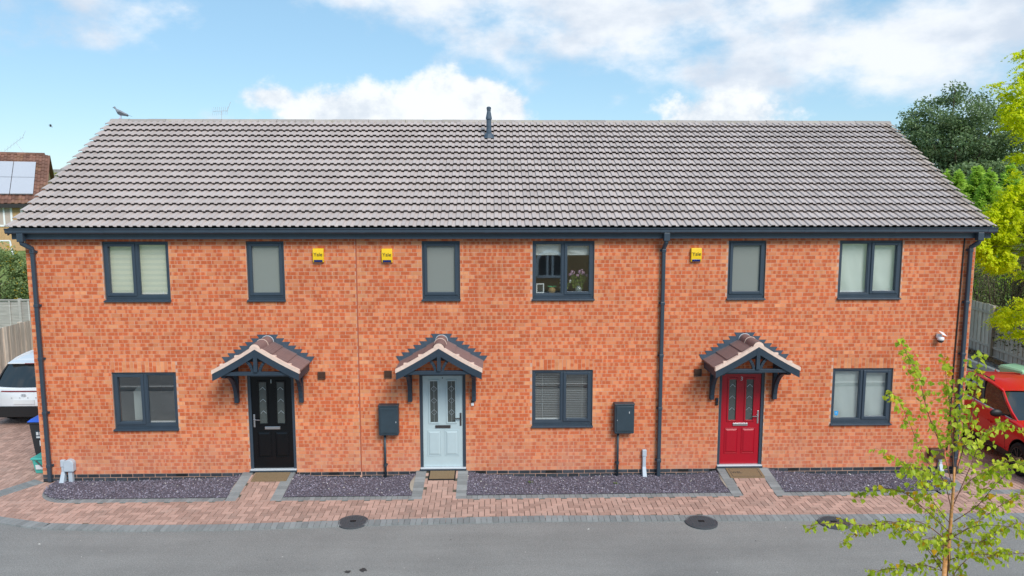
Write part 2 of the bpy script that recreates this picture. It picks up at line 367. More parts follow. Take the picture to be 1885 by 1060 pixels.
# bricks
allb = []                # x0,x1,z0,z1,pale,kind
SOLD = [(WINS[i][0], WINS[i][1], 2.25, 2.475) for i in (1, 5, 8)]
for k in range(66):
    z0 = k*.075; z1 = z0+.065; cz = z0+.0325
    if z0 > 4.93: break
    kind = 'engineering_brick' if k < 2 else 'brick'
    cut = [(h[0], h[1]) for h in HOLES if h[2]-.02 < cz < h[3]+.01] + [(s[0], s[1]) for s in SOLD if s[2] < cz < s[3]] + [(JX-.007, JX+.007)]
    cut.sort(); iv = []; a = XL
    for c0, c1 in cut: iv.append((a, c0)); a = c1
    iv.append((a, XR))
    off = (0 if k % 2 else .1125)
    for a, b_ in iv:
        j0 = int((a-XL)/.225)-1
        for j in range(j0, int((b_-XL)/.225)+2):
            x0 = XL+j*.225+off; x1 = x0+.215
            ca, cb = max(x0, a+(.005 if a > XL else 0)), min(x1, b_-.004)
            if cb-ca < .03: continue
            clipped = (cb-ca) < .2
            pale = (.7 if rnd.random() < .35 else .0) if (clipped and (a > XL+.1 or b_ < XR-.1) and kind == 'brick') else (.5 if rnd.random() < .02 else 0)
            allb.append((ca, cb, z0, z1, pale, kind, not clipped))
for s in SOLD:
    n = round((s[1]-s[0])/.0755); st = (s[1]-s[0])/n
    for i in range(n): allb.append((s[0]+i*st+.004, s[0]+(i+1)*st-.005, s[2]+.004, s[3]-.008, .55*(rnd.random() < .3), 'soldier', False))
def brick_into(mb, x0, x1, z0, z1, pale, kind, jit=True):
    y = rnd.uniform(-.0018, .0018) if jit else 0
    r1, r2 = rnd.random(), rnd.random()
    if kind == 'soldier': us = (0, 0, 0, 0, 1, 1, 1, 1)
    else: us = (0, 1, 1, 0, 0, 1, 1, 0)
    mb.box(x0, x1, y, .012, z0, z1, [(r1, r2, u, pale) for u in us], skip='k')
ind = sorted([b_ for b_ in allb if b_[6] and b_[5] == 'brick'], key=lambda b_: ((b_[0]+b_[1])/2-CAM.x)**2+(b_[2]-4.2)**2)[:300]
inds = set(id(b_) for b_ in ind)
var = []
for i in range(40):
    mb = MB(); brick_into(mb, 0, .215, 0, .065, .5 if i == 0 else 0, 'brick', False); var.append(mb.mesh('brick', 'brick'))
for b_ in ind: link('brick', rnd.choice(var), wall, (b_[0], rnd.uniform(-.0018, .0018), b_[2]))
mbs = MB(); mbp = MB(); mbr = MB(); airs = {}
for i, b_ in enumerate(allb):
    if id(b_) in inds: continue
    if b_[5] == 'engineering_brick': mbp.box(b_[0], b_[1], rnd.uniform(-.002, .002), .012, b_[2], b_[3], rc(), skip='k')
    elif b_[5] == 'soldier': brick_into(mbr, *b_[:6])
    else: brick_into(mbs, *b_[:6])
tag(mbs.build('brickwork', 'brick', wall), kind='stuff'); tag(mbp.build('plinth_brickwork', 'engineering_brick', wall), kind='stuff')
for s in SOLD:
    n = round((s[1]-s[0])/.0755); st = (s[1]-s[0])/n
    for i in range(n):
        mb = MB(); brick_into(mb, s[0]+i*st+.004, s[0]+(i+1)*st-.005, s[2]+.004, s[3]-.008, .6*(rnd.random() < .3), 'soldier'); mb.build('soldier_brick', 'brick', wall)
for x in (2.95, 6.05, 9.05, 10.5, 13.25, 13.9, 15.55, 17.35):
    MB().box(x, x+.215, -.004, .006, .080, .140, skip='k').build('air_brick', 'air_brick', wall)
MB().box(JX-.0135, JX+.0135, -.0026, .008, .15, 4.93, skip='k').build('movement_joint', 'joint_sealant', wall)
# side and rear walls (coursed by the same bricks seen edge on)
def sidewall(name, x, sgn):
    w_ = part(name, house); mbm = MB(); mbk = MB()
    mbm.box(min(x, x-sgn*.1), max(x, x-sgn*.1), .02, DEP, 0, 5.0)
    for k in range(66):
        z0 = k*.075
        if z0 > 4.93: break
        y = (0.0 if k % 2 else -.1125)+.012
        while y < DEP:
            y0, y1 = max(y, .012), min(y+.215, DEP)
            if y1-y0 > .03:
                r1, r2 = rnd.random()*1.3-.15, rnd.random()
                xa, xb = (x-sgn*.01, x+sgn*.007); c4 = [(r1, r2, u, 0) for u in (0, 0, 1, 1, 0, 0, 1, 1)]
                (mbk if k > 1 else mbp2).box(min(xa, xb), max(xa, xb), y0, y1, z0, z0+.065, c4)
            y += .225
    mbm.build('mortar', 'mortar', w_); tag(mbk.build('brickwork', 'brick', w_), kind='stuff')
    gm = MB(); gm.add([(x-sgn*.05, .02, 5.0), (x-sgn*.05, DEP, 5.0), (x-sgn*.05, RY, 7.35)], [(0, 1, 2)]); gm.build('gable', 'tan_brick' if 0 else 'mortar', w_)
mbp2 = MB(); sidewall('left_side_wall', XL, -1); sidewall('right_side_wall', XR, 1)
tag(mbp2.build('side_plinth', 'engineering_brick', house), kind='stuff')
MB().box(XL, XR, DEP, DEP+.1, 0, 5.0).build('rear_wall', 'mortar', house)

# ------------------------------------------------------------------ windows
def window(x0, x1, z0, z1, kind, glass='glass'):
    wn = part('window', house)
    fr = MB(); zs_ = z0+.075; f = .055; y0, y1 = .03, .10
    fr.box(x0+.003, x0+f, y0, y1, zs_, z1-.003).box(x1-f, x1-.003, y0, y1, zs_, z1-.003).box(x0+f, x1-f, y0, y1, z1-f, z1-.003).box(x0+f, x1-f, y0, y1, zs_, zs_+f)
    xm = (x0+x1)/2
    if kind != 'S': fr.box(xm-.033, xm+.033, y0+.001, y1, zs_+f, z1-f)
    fr.box(x0+.003, x1-.003, y0+.006, y1, z0+.004, zs_)
    fr.build('frame', 'anthracite', wn, bevel=.004)
    MB().add([(x0-.012, -.05, z0+.002), (x1+.012, -.05, z0+.002), (x1+.012, .03, z0+.002), (x0-.012, .03, z0+.002),
              (x0-.012, -.05, z0+.03), (x1+.012, -.05, z0+.03), (x1+.012, .034, z0+.042), (x0-.012, .034, z0+.042)],
             [(0, 3, 2, 1), (4, 5, 6, 7), (0, 1, 5, 4), (2, 3, 7, 6), (1, 2, 6, 5), (3, 0, 4, 7)]).build('sill', 'anthracite', wn, bevel=.006)
    cells = [(x0+f, x1-f, True)] if kind == 'S' else [(x0+f, xm-.033, kind == 'L'), (xm+.033, x1-f, kind == 'R')]
    rects = []
    for a, b_, op in cells:
        zb, zt = zs_+f, z1-f
        if op:
            e = .012; s = .058; a, b_, zb, zt = a-e, b_+e, zb-e, zt+e
            sm_ = MB(); yy = (y0-.02, y1-.01)
            for (p, q, r, t) in ((a, a+s, zb, zt), (b_-s, b_, zb, zt), (a+s, b_-s, zb, zb+s), (a+s, b_-s, zt-s, zt)):
                sm_.box(p, q, *yy, r, t)
            sm_.build('sash', 'anthracite', wn, bevel=.006)
            a, b_, zb, zt = a+s, b_-s, zb+s, zt-s
        else:
            bd = MB(); s = .016
            for (p, q, r, t) in ((a, a+s, zb, zt), (b_-s, b_, zb, zt), (a+s, b_-s, zb, zb+s), (a+s, b_-s, zt-s, zt)):
                bd.box(p, q, y0+.012, y1-.02, r, t)
            bd.build('glazing_bead', 'anthracite', wn); a, b_, zb, zt = a+s, b_-s, zb+s, zt-s
        MB().box(a-.004, b_+.004, .062, .068, zb-.004, zt+.004).build('pane', glass, wn)
        cxm = (a+b_)/2; MB().box(cxm-.09, cxm+.12, y0-.012, y0-.0015, z1-.034, z1-.02).build('trickle_vent', 'anthracite', wn, bevel=.003)
        rects.append((a, b_, zb, zt))
    # inner board and room behind
    MB().box(x0+f, x1-f, .105, .26, zs_+f-.03, zs_+f-.005).build('window_board', 'white_plastic', wn)
    return wn, rects
def room(x0, x1, z0, z1, depth, mat='room_wall'):
    mb = MB(); y0, y1 = .301, .301+depth
    mb.quad((x0, y1, z0), (x1, y1, z0), (x1, y1, z1), (x0, y1, z1)); mb.quad((x0, y0, z0), (x0, y1, z0), (x0, y1, z1), (x0, y0, z1))
    mb.quad((x1, y1, z0), (x1, y0, z0), (x1, y0, z1), (x1, y1, z1)); mb.quad((x0, y0, z1), (x0, y1, z1), (x1, y1, z1), (x1, y0, z1)); mb.quad((x0, y0, z0), (x1, y0, z0), (x1, y1, z0), (x0, y1, z0))
    mb.build('room', mat, house)
WR = []
for i, (x0, x1, z0, z1, k) in enumerate(WINS):
    fro = k == 'S'
    wn, rects = window(x0, x1, z0, z1, k, 'frosted' if fro else 'glass'); WR.append(rects)
    room(x0-.35, x1+.35, z0-(.3 if z0 < 2 else .6), z1+.04, 2.6 if not fro else 1.4, 'room_dark' if i in (1, 4, 5) else 'room_wall')
# blinds
def roller(i, name, label, mat, ztop=None, zbot=None, y=.13, bands=None):
    x0, x1, z0, z1, k = WINS[i]
    bl = tag(empty(name, ((x0+x1)/2, y, z0+.1)), label, 'blind'); ox, oz = bl.location.x, bl.location.z
    mb = MB(); za, zb = (zbot or z0+.13), z1-.06; n = 34; m_ = 24
    if bands:
        z = zb; k_ = 0
        while z > za:
            zn = max(za, z-(.062 if k_ % 2 == 0 else .045))
            mb = MB(); mb.box(x0+.06-ox, x1-.06-ox, 0, .002, zn-oz+.001, z-oz); mb.build('band' if k_ % 2 == 0 else 'sheer_band', mat if k_ % 2 == 0 else bands, bl); z = zn; k_ += 1
    else:
        vs_ = []; fs = []
        for a in range(n+1):
            for c in range(m_+1):
                x = x0+.05+(x1-x0-.1)*a/n; t = c/m_; z = za+(zb-za)*t
                yy = .010*math.sin(a*.7+t*4)*(1-t)+.016*max(0, .35-t)*math.sin(a*.35+9*t)*2+.003*math.sin(a*2.1+t*13)*t
                vs_.append((x-ox, yy, z-oz))
        for a in range(n):
            for c in range(m_): q = a*(m_+1)+c; fs.append((q, q+m_+1, q+m_+2, q+1))
        mb.add(vs_, fs); mb.build('fabric', mat, bl, smooth=True)
    MB().tube([(x0+.05-ox, .0, zb-oz+.02), (x1-.05-ox, .0, zb-oz+.02)], .018).build('roller_tube', mat, bl)
    MB().box(x0+.055-ox, x1-.055-ox, -.006, .006, za-oz-.02, za-oz).build('bottom_bar', mat, bl)
    return bl
roller(0, 'zebra_blind', 'cream banded day and night blind in the upstairs left window', 'blind_cream', bands='blind_sheer')
roller(7, 'roller_blind', 'creased white blind in the upstairs right window', 'blind_white')
roller(8, 'roller_blind', 'plain grey-white blind filling the downstairs right window', 'blind_grey')
roller(4, 'roller_blind', 'half raised white roller blind above the flowers upstairs', 'blind_white', zbot=4.60)
vb = tag(empty('venetian_blind', (10.83, .14, 1.2)), 'grey venetian blind with thin slats in the downstairs middle window', 'blind')
sm_ = MB(); sm_.add([(-.57, -.015, -.003), (.57, -.015, -.003), (.57, .0, .001), (-.57, .0, .001), (.57, .015, .001), (-.57, .015, .001)], [(0, 1, 2, 3), (3, 2, 4, 5)]); sme = sm_.mesh('slat', 'slat')
for i in range(27): link('slat', sme, vb, (0, 0, .02+i*.0375), (R_(rnd.uniform(-4, 4)), 0, 0))
for x in (-.4, -.02, .42): MB().box(x-.004, x+.004, -.027, -.024, 0, 1.0).build('ladder_tape', 'slat', vb)
MB().box(-.57, .57, -.02, .02, -.012, .01).build('bottom_rail', 'white_plastic', vb)

# ------------------------------------------------------------------ things on the window boards
def bottle(x, z, h, r, mat, label):
    o = MB().lathe([(r, 0), (r, h*.62), (r*.45, h*.75), (r*.4, h), (r*.2, h)], n=10).build('bottle', mat, smooth=True); o.location = (x, .17 if 'cream' in label else .115, z); tag(o, label, 'bottle', 'toiletries on the upstairs window boards')
bottle(2.86, 3.80, .075, .014, 'white_plastic', 'tiny white bottle before the cream banded blind, left one'); bottle(2.945, 3.80, .09, .018, 'grey_plastic', 'tiny pale blue bottle before the cream banded blind, right one')
for o in bpy.data.objects:
    if o.name.startswith('bottle'): o.location.y = .108
bottle(4.74, 3.80, .11, .02, 'white_plastic', 'white bottle behind the frosted pane beside the left gable'); bottle(4.87, 3.80, .09, .03, 'grey_plastic', 'small grey pot behind the left frosted pane')
bottle(5.19, 3.80, .17, .014, 'white_plastic', 'slim white spray bottle at the right of the left frosted pane'); bottle(5.12, 3.80, .06, .055, 'white_plastic', 'round white tub behind the left frosted pane')
bottle(14.50, 3.80, .09, .025, 'white_plastic', 'white cup behind the right frosted pane'); bottle(14.33, 3.80, .03, .07, 'white_plastic', 'low white dish behind the right frosted pane')
pl = tag(empty('spider_plant', (8.60, .13, 3.80)), 'small green spider plant in a white pot behind the middle frosted pane', 'plant')
MB().lathe([(.035, 0), (.05, .07), (.045, .07)], n=12).build('pot', 'white_plastic', pl)
mb = MB()
for i in range(26):
    a = rnd.uniform(0, 6.28); l = rnd.uniform(.1, .2); h = rnd.uniform(.1, .2); pts = []
    for t in (0, .35, .7, 1): pts.append(Vector((math.cos(a)*l*t, math.sin(a)*l*t*.25, .07+h*math.sin(t*2.2))))
    for j in range(3):
        wd = Vector((-math.sin(a), math.cos(a)*.3, .3)).normalized()*.008; mb.quad(pts[j]-wd, pts[j]+wd, pts[j+1]+wd*.7, pts[j+1]-wd*.7, rc())
mb.build('foliage', 'leaf_weed', pl)
ff = tag(empty('photo_frame', (10.38, .2, 3.80)), 'white picture frame standing on the upstairs middle window board', 'picture frame')
mb = MB(); mb.box(-.08, -.058, 0, .012, 0, .2).box(.058, .08, 0, .012, 0, .2).box(-.058, .058, 0, .012, 0, .022).box(-.058, .058, 0, .012, .178, .2); mb.build('frame', 'frame_white', ff)
MB().box(-.058, .058, .004, .009, .022, .178).build('picture', 'window_dark', ff)
ty = tag(empty('planter_ornament', (10.62, .2, 3.80)), 'small brown animal ornament with green top on the window board', 'ornament')
MB().lathe([(.03, 0), (.07, .03), (.075, .07), (.05, .11), (.02, .12)], n=12).build('body', 'toy_brown', ty, smooth=True)
mb = MB()
for i in range(14):
    a = i*.9; mb.quad((0, 0, .12), (math.cos(a)*.05, math.sin(a)*.02, .15), (math.cos(a)*.11, math.sin(a)*.03, .145), (math.cos(a+.4)*.05, math.sin(a)*.02, .13), rc())
mb.build('leaves', 'toy_green', ty)
def flowers(name, loc, label, petal, heads, vase):
    fl = tag(empty(name, loc), label, 'flowers'); st = MB(); lf = MB()
    if vase: MB().lathe([(.05, 0), (.075, .05), (.07, .1), (.035, .13), (.045, .15)], n=14).build('vase', 'vase_glass', fl, smooth=True)
    for (x, z, r) in heads:
        st.tube([(0, 0, .08), (x*.6, .01, z*.6), (x, 0, z)], .004, 5); hb = MB()
        for i in range(40):
            d = Vector((rnd.gauss(0, 1), rnd.gauss(0, 1), rnd.gauss(0, 1))).normalized()*r*rnd.uniform(.6, 1); t = d.orthogonal().normalized()*r*.35; q = d.cross(t).normalized()*r*.35
            c = Vector((x, 0, z))+d; hb.quad(c-t, c+q, c+t, c-q)
        hb.build('flower_head', petal, fl)
    for i in range(160 if vase else 40):
        x, z, r = rnd.choice(heads); t = rnd.uniform(.3, .95); c = Vector((x*t+rnd.gauss(0, .03), rnd.gauss(0, .025), z*t+rnd.gauss(0, .02)))
        d = Vector((rnd.gauss(0, 1), rnd.gauss(0, .4), rnd.gauss(0, 1))).normalized()*.028; q = Vector((-d.z, 0, d.x))*.4; lf.quad(c-d, c+q, c+d, c-q, rc())
    st.build('stem', 'stem_green', fl); lf.build('leaves', 'leaf_weed', fl)
flowers('flower_vase', (11.16, .21, 3.80), 'round glass vase of pink flowers in the upstairs middle window', 'petal_pink', [(-.12, .42, .05), (.05, .43, .06), (.1, .41, .04), (-.02, .36, .035), (.17, .36, .03), (-.17, .38, .035)], True)
flowers('white_orchid', (10.86, .21, 3.80), 'white orchid spray near the mullion of the upstairs middle window', 'petal_white', [(-.06, .12, .025), (-.055, .2, .028), (-.06, .27, .028), (.13, .25, .03), (.12, .22, .02)], False)
ch = MB(); ch.add([(0, 0, 0), (.22, .05, 0), (.24, .06, .5), (.2, .05, .68), (.08, 0, .7), (0, 0, .6)], [(0, 1, 2, 3, 4, 5)]); ch.add([(0, .06, 0), (.22, .11, 0), (.24, .12, .5), (.2, .11, .68), (.08, .06, .7), (0, .06, .6)], [(5, 4, 3, 2, 1, 0)])
o = ch.build('armchair', 'blind_grey'); o.location = (1.95, .5, 1.12); tag(o, 'pale rounded chair back seen inside the downstairs left window', 'chair')

# ------------------------------------------------------------------ doors
def door(cx, paint, hside, metal, num):
    d = tag(part('front_door', house), {'door_black': 'black front door with number 1', 'door_pale': 'pale grey-blue front door', 'door_red': 'red front door with number 3'}[paint])
    x0, x1, z0, z1 = cx-DW, cx+DW, DZ0, DZ1; f = .06
    mb = MB(); mb.box(x0+.002, x0+f, .02, .10, z0+.05, z1).box(x1-f, x1-.002, .02, .10, z0+.05, z1).box(x0+f, x1-f, .02, .10, z1-.06, z1-.002); mb.build('door_frame', 'anthracite', d, bevel=.004)
    MB().box(x0-.01, x1+.01, -.045, .1, z0, z0+.022).build('door_sill', 'anthracite', d)
    MB().box(x0+.002, x1-.002, -.03, .1, z0+.024, z0+.05).build('threshold', 'threshold', d, bevel=.004)
    a, b_, za, zb = x0+f+.003, x1-f-.003, z0+.055, z1-.063
    hg = [(cx-.178, 1.16, 2.03), (cx+.178, 1.16, 2.03)]; gw = .082
    # leaf with openings
    lx = sorted([a, b_]+[g[0]-gw for g in hg]+[g[0]+gw for g in hg]); lz = [za, 1.16, 2.03, zb]; mb = MB(); yf, yb = .045, .09
    for i in range(5):
        for j in range(3):
            if j == 1 and i in (1, 3): continue
            mb.box(lx[i], lx[i+1], yf, yb, lz[j], lz[j+1], skip='')
    mb.build('door_leaf', paint, d)
    for g, zb0, zt0 in hg:
        t = MB(); e = .028
        for (p, q, r, s) in ((g-gw-e, g-gw+.006, zb0-e, zt0+e), (g+gw-.006, g+gw+e, zb0-e, zt0+e), (g-gw+.006, g+gw-.006, zb0-e, zb0+.006), (g-gw+.006, g+gw-.006, zt0-.006, zt0+e)): t.box(p, q, yf-.014, yf+.01, r, s)
        t.build('glazing_trim', paint, d, bevel=.006)
        gl = MB().box(g-gw, g+gw, .058, .064, zb0, zt0).build('pane', 'door_glass', d)
        for k in range(3):
            zc = 1.86-k*.245; r = .058; q = MB(); tb = .007 if paint != 'door_pale' else .005
            q.obox((g-r, .054, zc), (g, .054, zc+r), tb*1.4, .006).obox((g, .054, zc+r), (g+r, .054, zc), tb*1.4, .006)
            if paint == 'door_pale': q.obox((g-r, .055, zc), (g, .055, zc-r), tb*.9, .004).obox((g, .055, zc-r), (g+r, .055, zc), tb*.9, .004)
            q.build('leading', 'lead_came', d)
        if paint == 'door_pale': MB().box(g-.002, g+.002, .054, .057, zb0, zt0).build('leading', 'lead_came', d)
        # raised lower panels
        pz0, pz1 = .47, .98; pw = .125
        pm = MB(); o_ = [(g-pw, pz0), (g+pw, pz0), (g+pw, pz1), (g-pw, pz1)]; i_ = [(g-pw+.035, pz0+.035), (g+pw-.035, pz0+.035), (g+pw-.035, pz1-.035), (g-pw+.035, pz1-.035)]
        vs_ = [(x, yf-.001, z) for x, z in o_]+[(x, yf-.016, z) for x, z in i_]; pm.add(vs_, [(0, 1, 5, 4), (1, 2, 6, 5), (2, 3, 7, 6), (3, 0, 4, 7), (4, 5, 6, 7)]); pm.build('raised_panel', paint, d)
        rm = MB()
        for (p, q, r, s) in ((g-pw-.018, g-pw, pz0-.018, pz1+.018), (g+pw, g+pw+.018, pz0-.018, pz1+.018), (g-pw, g+pw, pz0-.018, pz0), (g-pw, g+pw, pz1, pz1+.018)): rm.box(p, q, yf-.009, yf+.002, r, s)
        rm.build('panel_moulding', paint, d, bevel=.004)
    MB().box(cx-.155, cx+.155, yf-.022, yf, 1.045, 1.105).build('letterbox', metal, d, bevel=.006)
    hx = cx+hside*(DW-f-.045)
    MB().box(hx-.018, hx+.018, yf-.014, yf, 1.09, 1.36).build('handle_plate', metal, d, bevel=.004)
    MB().tube([(hx, yf-.01, 1.255), (hx, yf-.05, 1.255), (hx-hside*.13, yf-.055, 1.25)], .012).build('handle', metal, d)
    if num: letters('house_number', num, .115, (cx, yf-.004, 2.035), 'lead_came', d, ext=.003)
    else: MB().lathe([(.012, 0), (.012, -.01)], (cx, yf, 2.09), 10, axis='y').build('door_viewer', 'black_plastic', d)
    MB().box(x0-.02, x1+.02, .3, .32, 0, 2.3).build('hall', 'dark_void', d)
for dd_ in DOORS: door(*dd_)

# ------------------------------------------------------------------ porch canopies
def canopy(cx):
    c = part('porch_canopy', house); W, P_, ZA, ZB = .83, .80, 2.92, 2.44
    sl_ = math.hypot(W, ZA-ZB); ang = math.atan2(ZA-ZB, W)
    for s in (-1, 1):
        # deck under tiles
        mb = MB(); mb.add([(cx, -P_+.03, ZA-.05), (cx+s*W*.98, -P_+.03, ZB-.04), (cx+s*W*.98, -.002, ZB-.04), (cx, -.002, ZA-.05)], [(0, 1, 2, 3), (3, 2, 1, 0)]); mb.build('roof_deck', 'anthracite_wood', c)
        # tiles, three courses, stepped
        for k in range(3):
            t0, t1 = k/3, (k+1)/3+.03; ny = 16; vs_ = []
            for (t, dz) in ((t0, .000), (min(t1, 1.01), .022), (min(t1, 1.01), -.004)):
                for j in range(ny+1):
                    y = -P_+.035+(P_-.04)*j/ny; rl = .009*(0 if j % 2 else 1)*1.0
                    x = cx+s*W*t; z = ZA-(ZA-ZB)*t; vs_.append((x, y, z+dz+rl))
            fs = []
            for q in range(2):
                for j in range(ny): i0 = q*(ny+1)+j; fs.append((i0, i0+1, i0+ny+2, i0+ny+1))
            MB().add(vs_, fs, rc()).build('roof_tile', 'canopy_tile', c)
        # verge mortar band and bargeboard
        def slab(o0, o1, y0, y1, ext, name, mat, top=.0):
            n = 10; vs_ = []; 
            for yy in (y0, y1):
                for a in range(n+1):
                    t = a/n*ext; x = cx+s*W*t; z = ZA-(ZA-ZB)*t; dr = -.012*math.sin(t*math.pi) + (.02*max(0, t-.75))
                    vs_ += [(x, yy, z+o0+dr+top*(1-t)*0), (x, yy, z+o1+dr)]
            m_ = 2*(n+1); fs = []
            for a in range(n):
                i0 = 2*a; fs += [(i0, i0+1, i0+3, i0+2), (m_+i0, m_+i0+2, m_+i0+3, m_+i0+1), (i0, i0+2, m_+i0+2, m_+i0), (i0+1, m_+i0+1, m_+i0+3, i0+3)]
            fs += [(0, m_, m_+1, 1), (2*n, 2*n+1, m_+2*n+1, m_+2*n)]
            MB().add(vs_, fs).build(name, mat, c)
        slab(.03, -.045, -P_-.035, -P_+.035, 1.0, 'verge_mortar', 'verge_mortar')
        slab(-.047, -.185, -P_-.03, -P_+.02, .985, 'bargeboard', 'anthracite_wood')
        for dz, tt in ((.04, .42), (.034, .76)): MB().box(*sorted((cx+s*W*(tt-.04), cx+s*W*(tt+.05))), -P_-.012, -P_+.04, ZA-(ZA-ZB)*tt-.0, ZA-(ZA-ZB)*tt+.036).build('tile_end', 'verge_mortar', c)
        # eaves fascia along the side
        MB().box(*sorted((cx+s*(W*.98), cx+s*(W*.98-.025))), -P_+.021, -.002, ZB-.16, ZB-.03).build('eaves_board', 'anthracite_wood', c)
        # lead step flashing against the wall
        for k in range(7):
            t0 = k/7+.02; xw0, xw1 = cx+s*W*(t0-.04), cx+s*(W*(t0+.20)+.03); zt = 3.01-.075*k
            xa, xb = sorted((xw0, xw1)); xp = xb if s > 0 else xa; xq = xa if s > 0 else xb
            mb = MB(); mb.prism([(xq, zt-.12), (xp-s*.08, zt-.12), (xp-s*.035, zt-.06), (xp, zt), (xq, zt)][::(1 if s > 0 else -1)], -.006-.0008*k, -.0025); mb.build('lead_flashing', 'lead', c)
        # gallows bracket: post, top rail, curved brace
        px = cx+s*.645
        MB().box(px-.042, px+.042, -.09, -.003, 1.63, 2.40).build('bracket_post', 'anthracite_wood', c, bevel=.005)
        MB().box(px-.04, px+.04, -P_+.06, -.09, 2.30, 2.385).build('bracket_rail', 'anthracite_wood', c, bevel=.005)
        pts = [Vector((px, -.07-(P_-.2)*(1-math.cos(t*math.pi/2))**.9, 1.76+.56*math.sin(t*math.pi/2))) for t in [i/8 for i in range(9)]]
        bm_ = MB()
        for i in range(8): bm_.obox(pts[i], pts[i+1]+(pts[i+1]-pts[i])*.12, .07, .075, up=(1, 0, 0))
        bm_.build('bracket_brace', 'anthracite_wood', c)
    MB().box(cx-.60, cx+.60, -.07, -.009, 2.47, 2.57).build('wall_plate', 'anthracite_wood', c)
    # tie beam, king post, curved struts on the front
    MB().box(cx-.70, cx+.70, -P_+.0, -P_+.075, 2.36, 2.43).build('tie_beam', 'anthracite_wood', c, bevel=.005)
    MB().box(cx-.036, cx+.036, -P_-.034, -P_+.04, 2.431, ZA-.06).build('king_post', 'anthracite_wood', c, bevel=.005)
    for s in (-1, 1):
        bm_ = MB(); pts = [Vector((cx+s*(.07+.20*(t**1.8)), -P_+.03, 2.43+.30*t)) for t in [i/7 for i in range(8)]]
        for i in range(7): bm_.obox(pts[i], pts[i+1]+(pts[i+1]-pts[i])*.1, .05, .05, up=(0, 1, 0))
        bm_.build('curved_strut', 'anthracite_wood', c)
    # ridge tiles
    for y0, y1, r in ((-P_-.02, -.36, .115), (-.37, -.004, .118)):
        mb = MB(); n = 12; vs_ = []
        for yy in (y0, y1):
            for k in range(n+1): a = math.pi*(-.05+1.1*k/n); vs_.append((cx+r*math.cos(a), yy, ZA-.055+r*math.sin(a)))
        fs = [(k, k+1, n+2+k, n+1+k) for k in range(n)]; mb.add(vs_, fs, rc()); o = mb.build('ridge_tile', 'canopy_tile', c, smooth=True)
    for yy, rr, mt in ((-P_-.022, .10, 'verge_mortar'),):
        mb = MB(); n = 12; mb.add([(cx+rr*math.cos(math.pi*k/n)*1.05, yy, ZA-.055+rr*math.sin(math.pi*k/n)*1.08) for k in range(n+1)]+[(cx+rr*math.cos(math.pi*k/n)*1.05, yy+.02, ZA-.055+rr*math.sin(math.pi*k/n)*1.08) for k in range(n+1)],
              [tuple(range(n, -1, -1))]+[(k, k+1, n+2+k, n+1+k) for k in range(n)]); mb.build('ridge_mortar', mt, c)
    mb = MB(); pts = [(cx+.122*math.cos(math.pi*k/12), -.016, ZA-.055+.122*math.sin(math.pi*k/12)) for k in range(13)]; mb.tube(pts, .009, 6); mb.build('lead_roll', 'lead_edge', c)
    mb = MB(); pts = [(cx+.119*math.cos(math.pi*k/12), -.365, ZA-.055+.119*math.sin(math.pi*k/12)) for k in range(13)]; mb.tube(pts, .006, 6); mb.build('ridge_joint', 'verge_mortar', c)
for c_ in (4.91, 8.385, 14.535): canopy(c_)

# ------------------------------------------------------------------ roof
roof = part('roof', house)
RX0, RX1, EY, EZ = .096, 19.396, -.251, 5.163
SLEN = (RY-EY)/math.cos(R_(30.15)); NR = 17; G = (SLEN-.07)/NR; NC = 64; TW = (RX1-RX0)/NC
sdir = Vector((0, math.cos(R_(30.15)), math.sin(R_(30.15)))); snrm = Vector((0, -sdir.z, sdir.y))
prof = [(0, 0), (.012, .028), (.080, .030), (.096, .003), (.150, 0), (.162, .028), (.230, .030), (.246, .003), (TW, 0)]
def tile_into(mb, x, row, c, jit=0):
    p0 = Vector((x, EY, EZ-.045)) + sdir*(row*G); n = len(prof); vs_ = []
    for s_, lift in ((0.0, .064), (G+.03, .004)):
        for px, pz in prof: vs_.append(p0+Vector((px, 0, 0))+sdir*(s_+jit)+snrm*(lift+pz))
    for px, pz in prof: vs_.append(p0+Vector((px, 0, 0))+sdir*(jit+.004)+snrm*(.064+pz*.95-.014))
    fs = [(j, j+1, n+j+1, n+j) for j in range(n-1)]+[(2*n+j, 2*n+j+1, j+1, j) for j in range(n-1)]
    mb.add(vs_, fs, c)
tiles = [(i, r) for r in range(NR) for i in range(NC)]
tiles.sort(key=lambda t: (Vector((RX0+(t[0]+.5)*TW, EY+t[1]*G*.865, EZ+t[1]*G*.5))-CAM).length)
tv = []
for k in range(24):
    mb = MB(); base_ = (RX0, 0)
    p_ = rc(); tile_into(mb, 0, 0, p_); tv.append(mb.mesh('roof_tile', 'roof_tile'))
rest = MB(); vg = MB()
for q, (i, r) in enumerate(tiles):
    x = RX0+i*TW
    if q < 300: o = link('roof_tile', tv[rnd.randrange(24)], roof, Vector((x, 0, 0))+sdir*(r*G+rnd.uniform(-.003, .003)))
    elif i == NC-1: tile_into(vg, x, r, rc())
    else: tile_into(rest, x, r, rc(), rnd.uniform(-.003, .003))
tag(rest.build('tile_courses', 'roof_tile', roof), kind='stuff'); tag(vg.build('verge_tiles', 'verge_tile', roof), kind='stuff')
dk = MB(); e0 = Vector((0, EY+.02, EZ-.065)); e1 = Vector((0, RY, RY*0+EZ-.065+(RY-EY-.02)*TAN))
dk.add([(RX0+.02, e0.y, e0.z), (RX1-.02, e0.y, e0.z), (RX1-.02, e1.y, e1.z), (RX0+.02, e1.y, e1.z), (RX0+.02, 2*RY-e0.y, e0.z), (RX1-.02, 2*RY-e0.y, e0.z)], [(0, 1, 2, 3), (3, 2, 5, 4), (0, 3, 4), (1, 5, 2)])
dk.build('roof_deck', 'deck', roof)
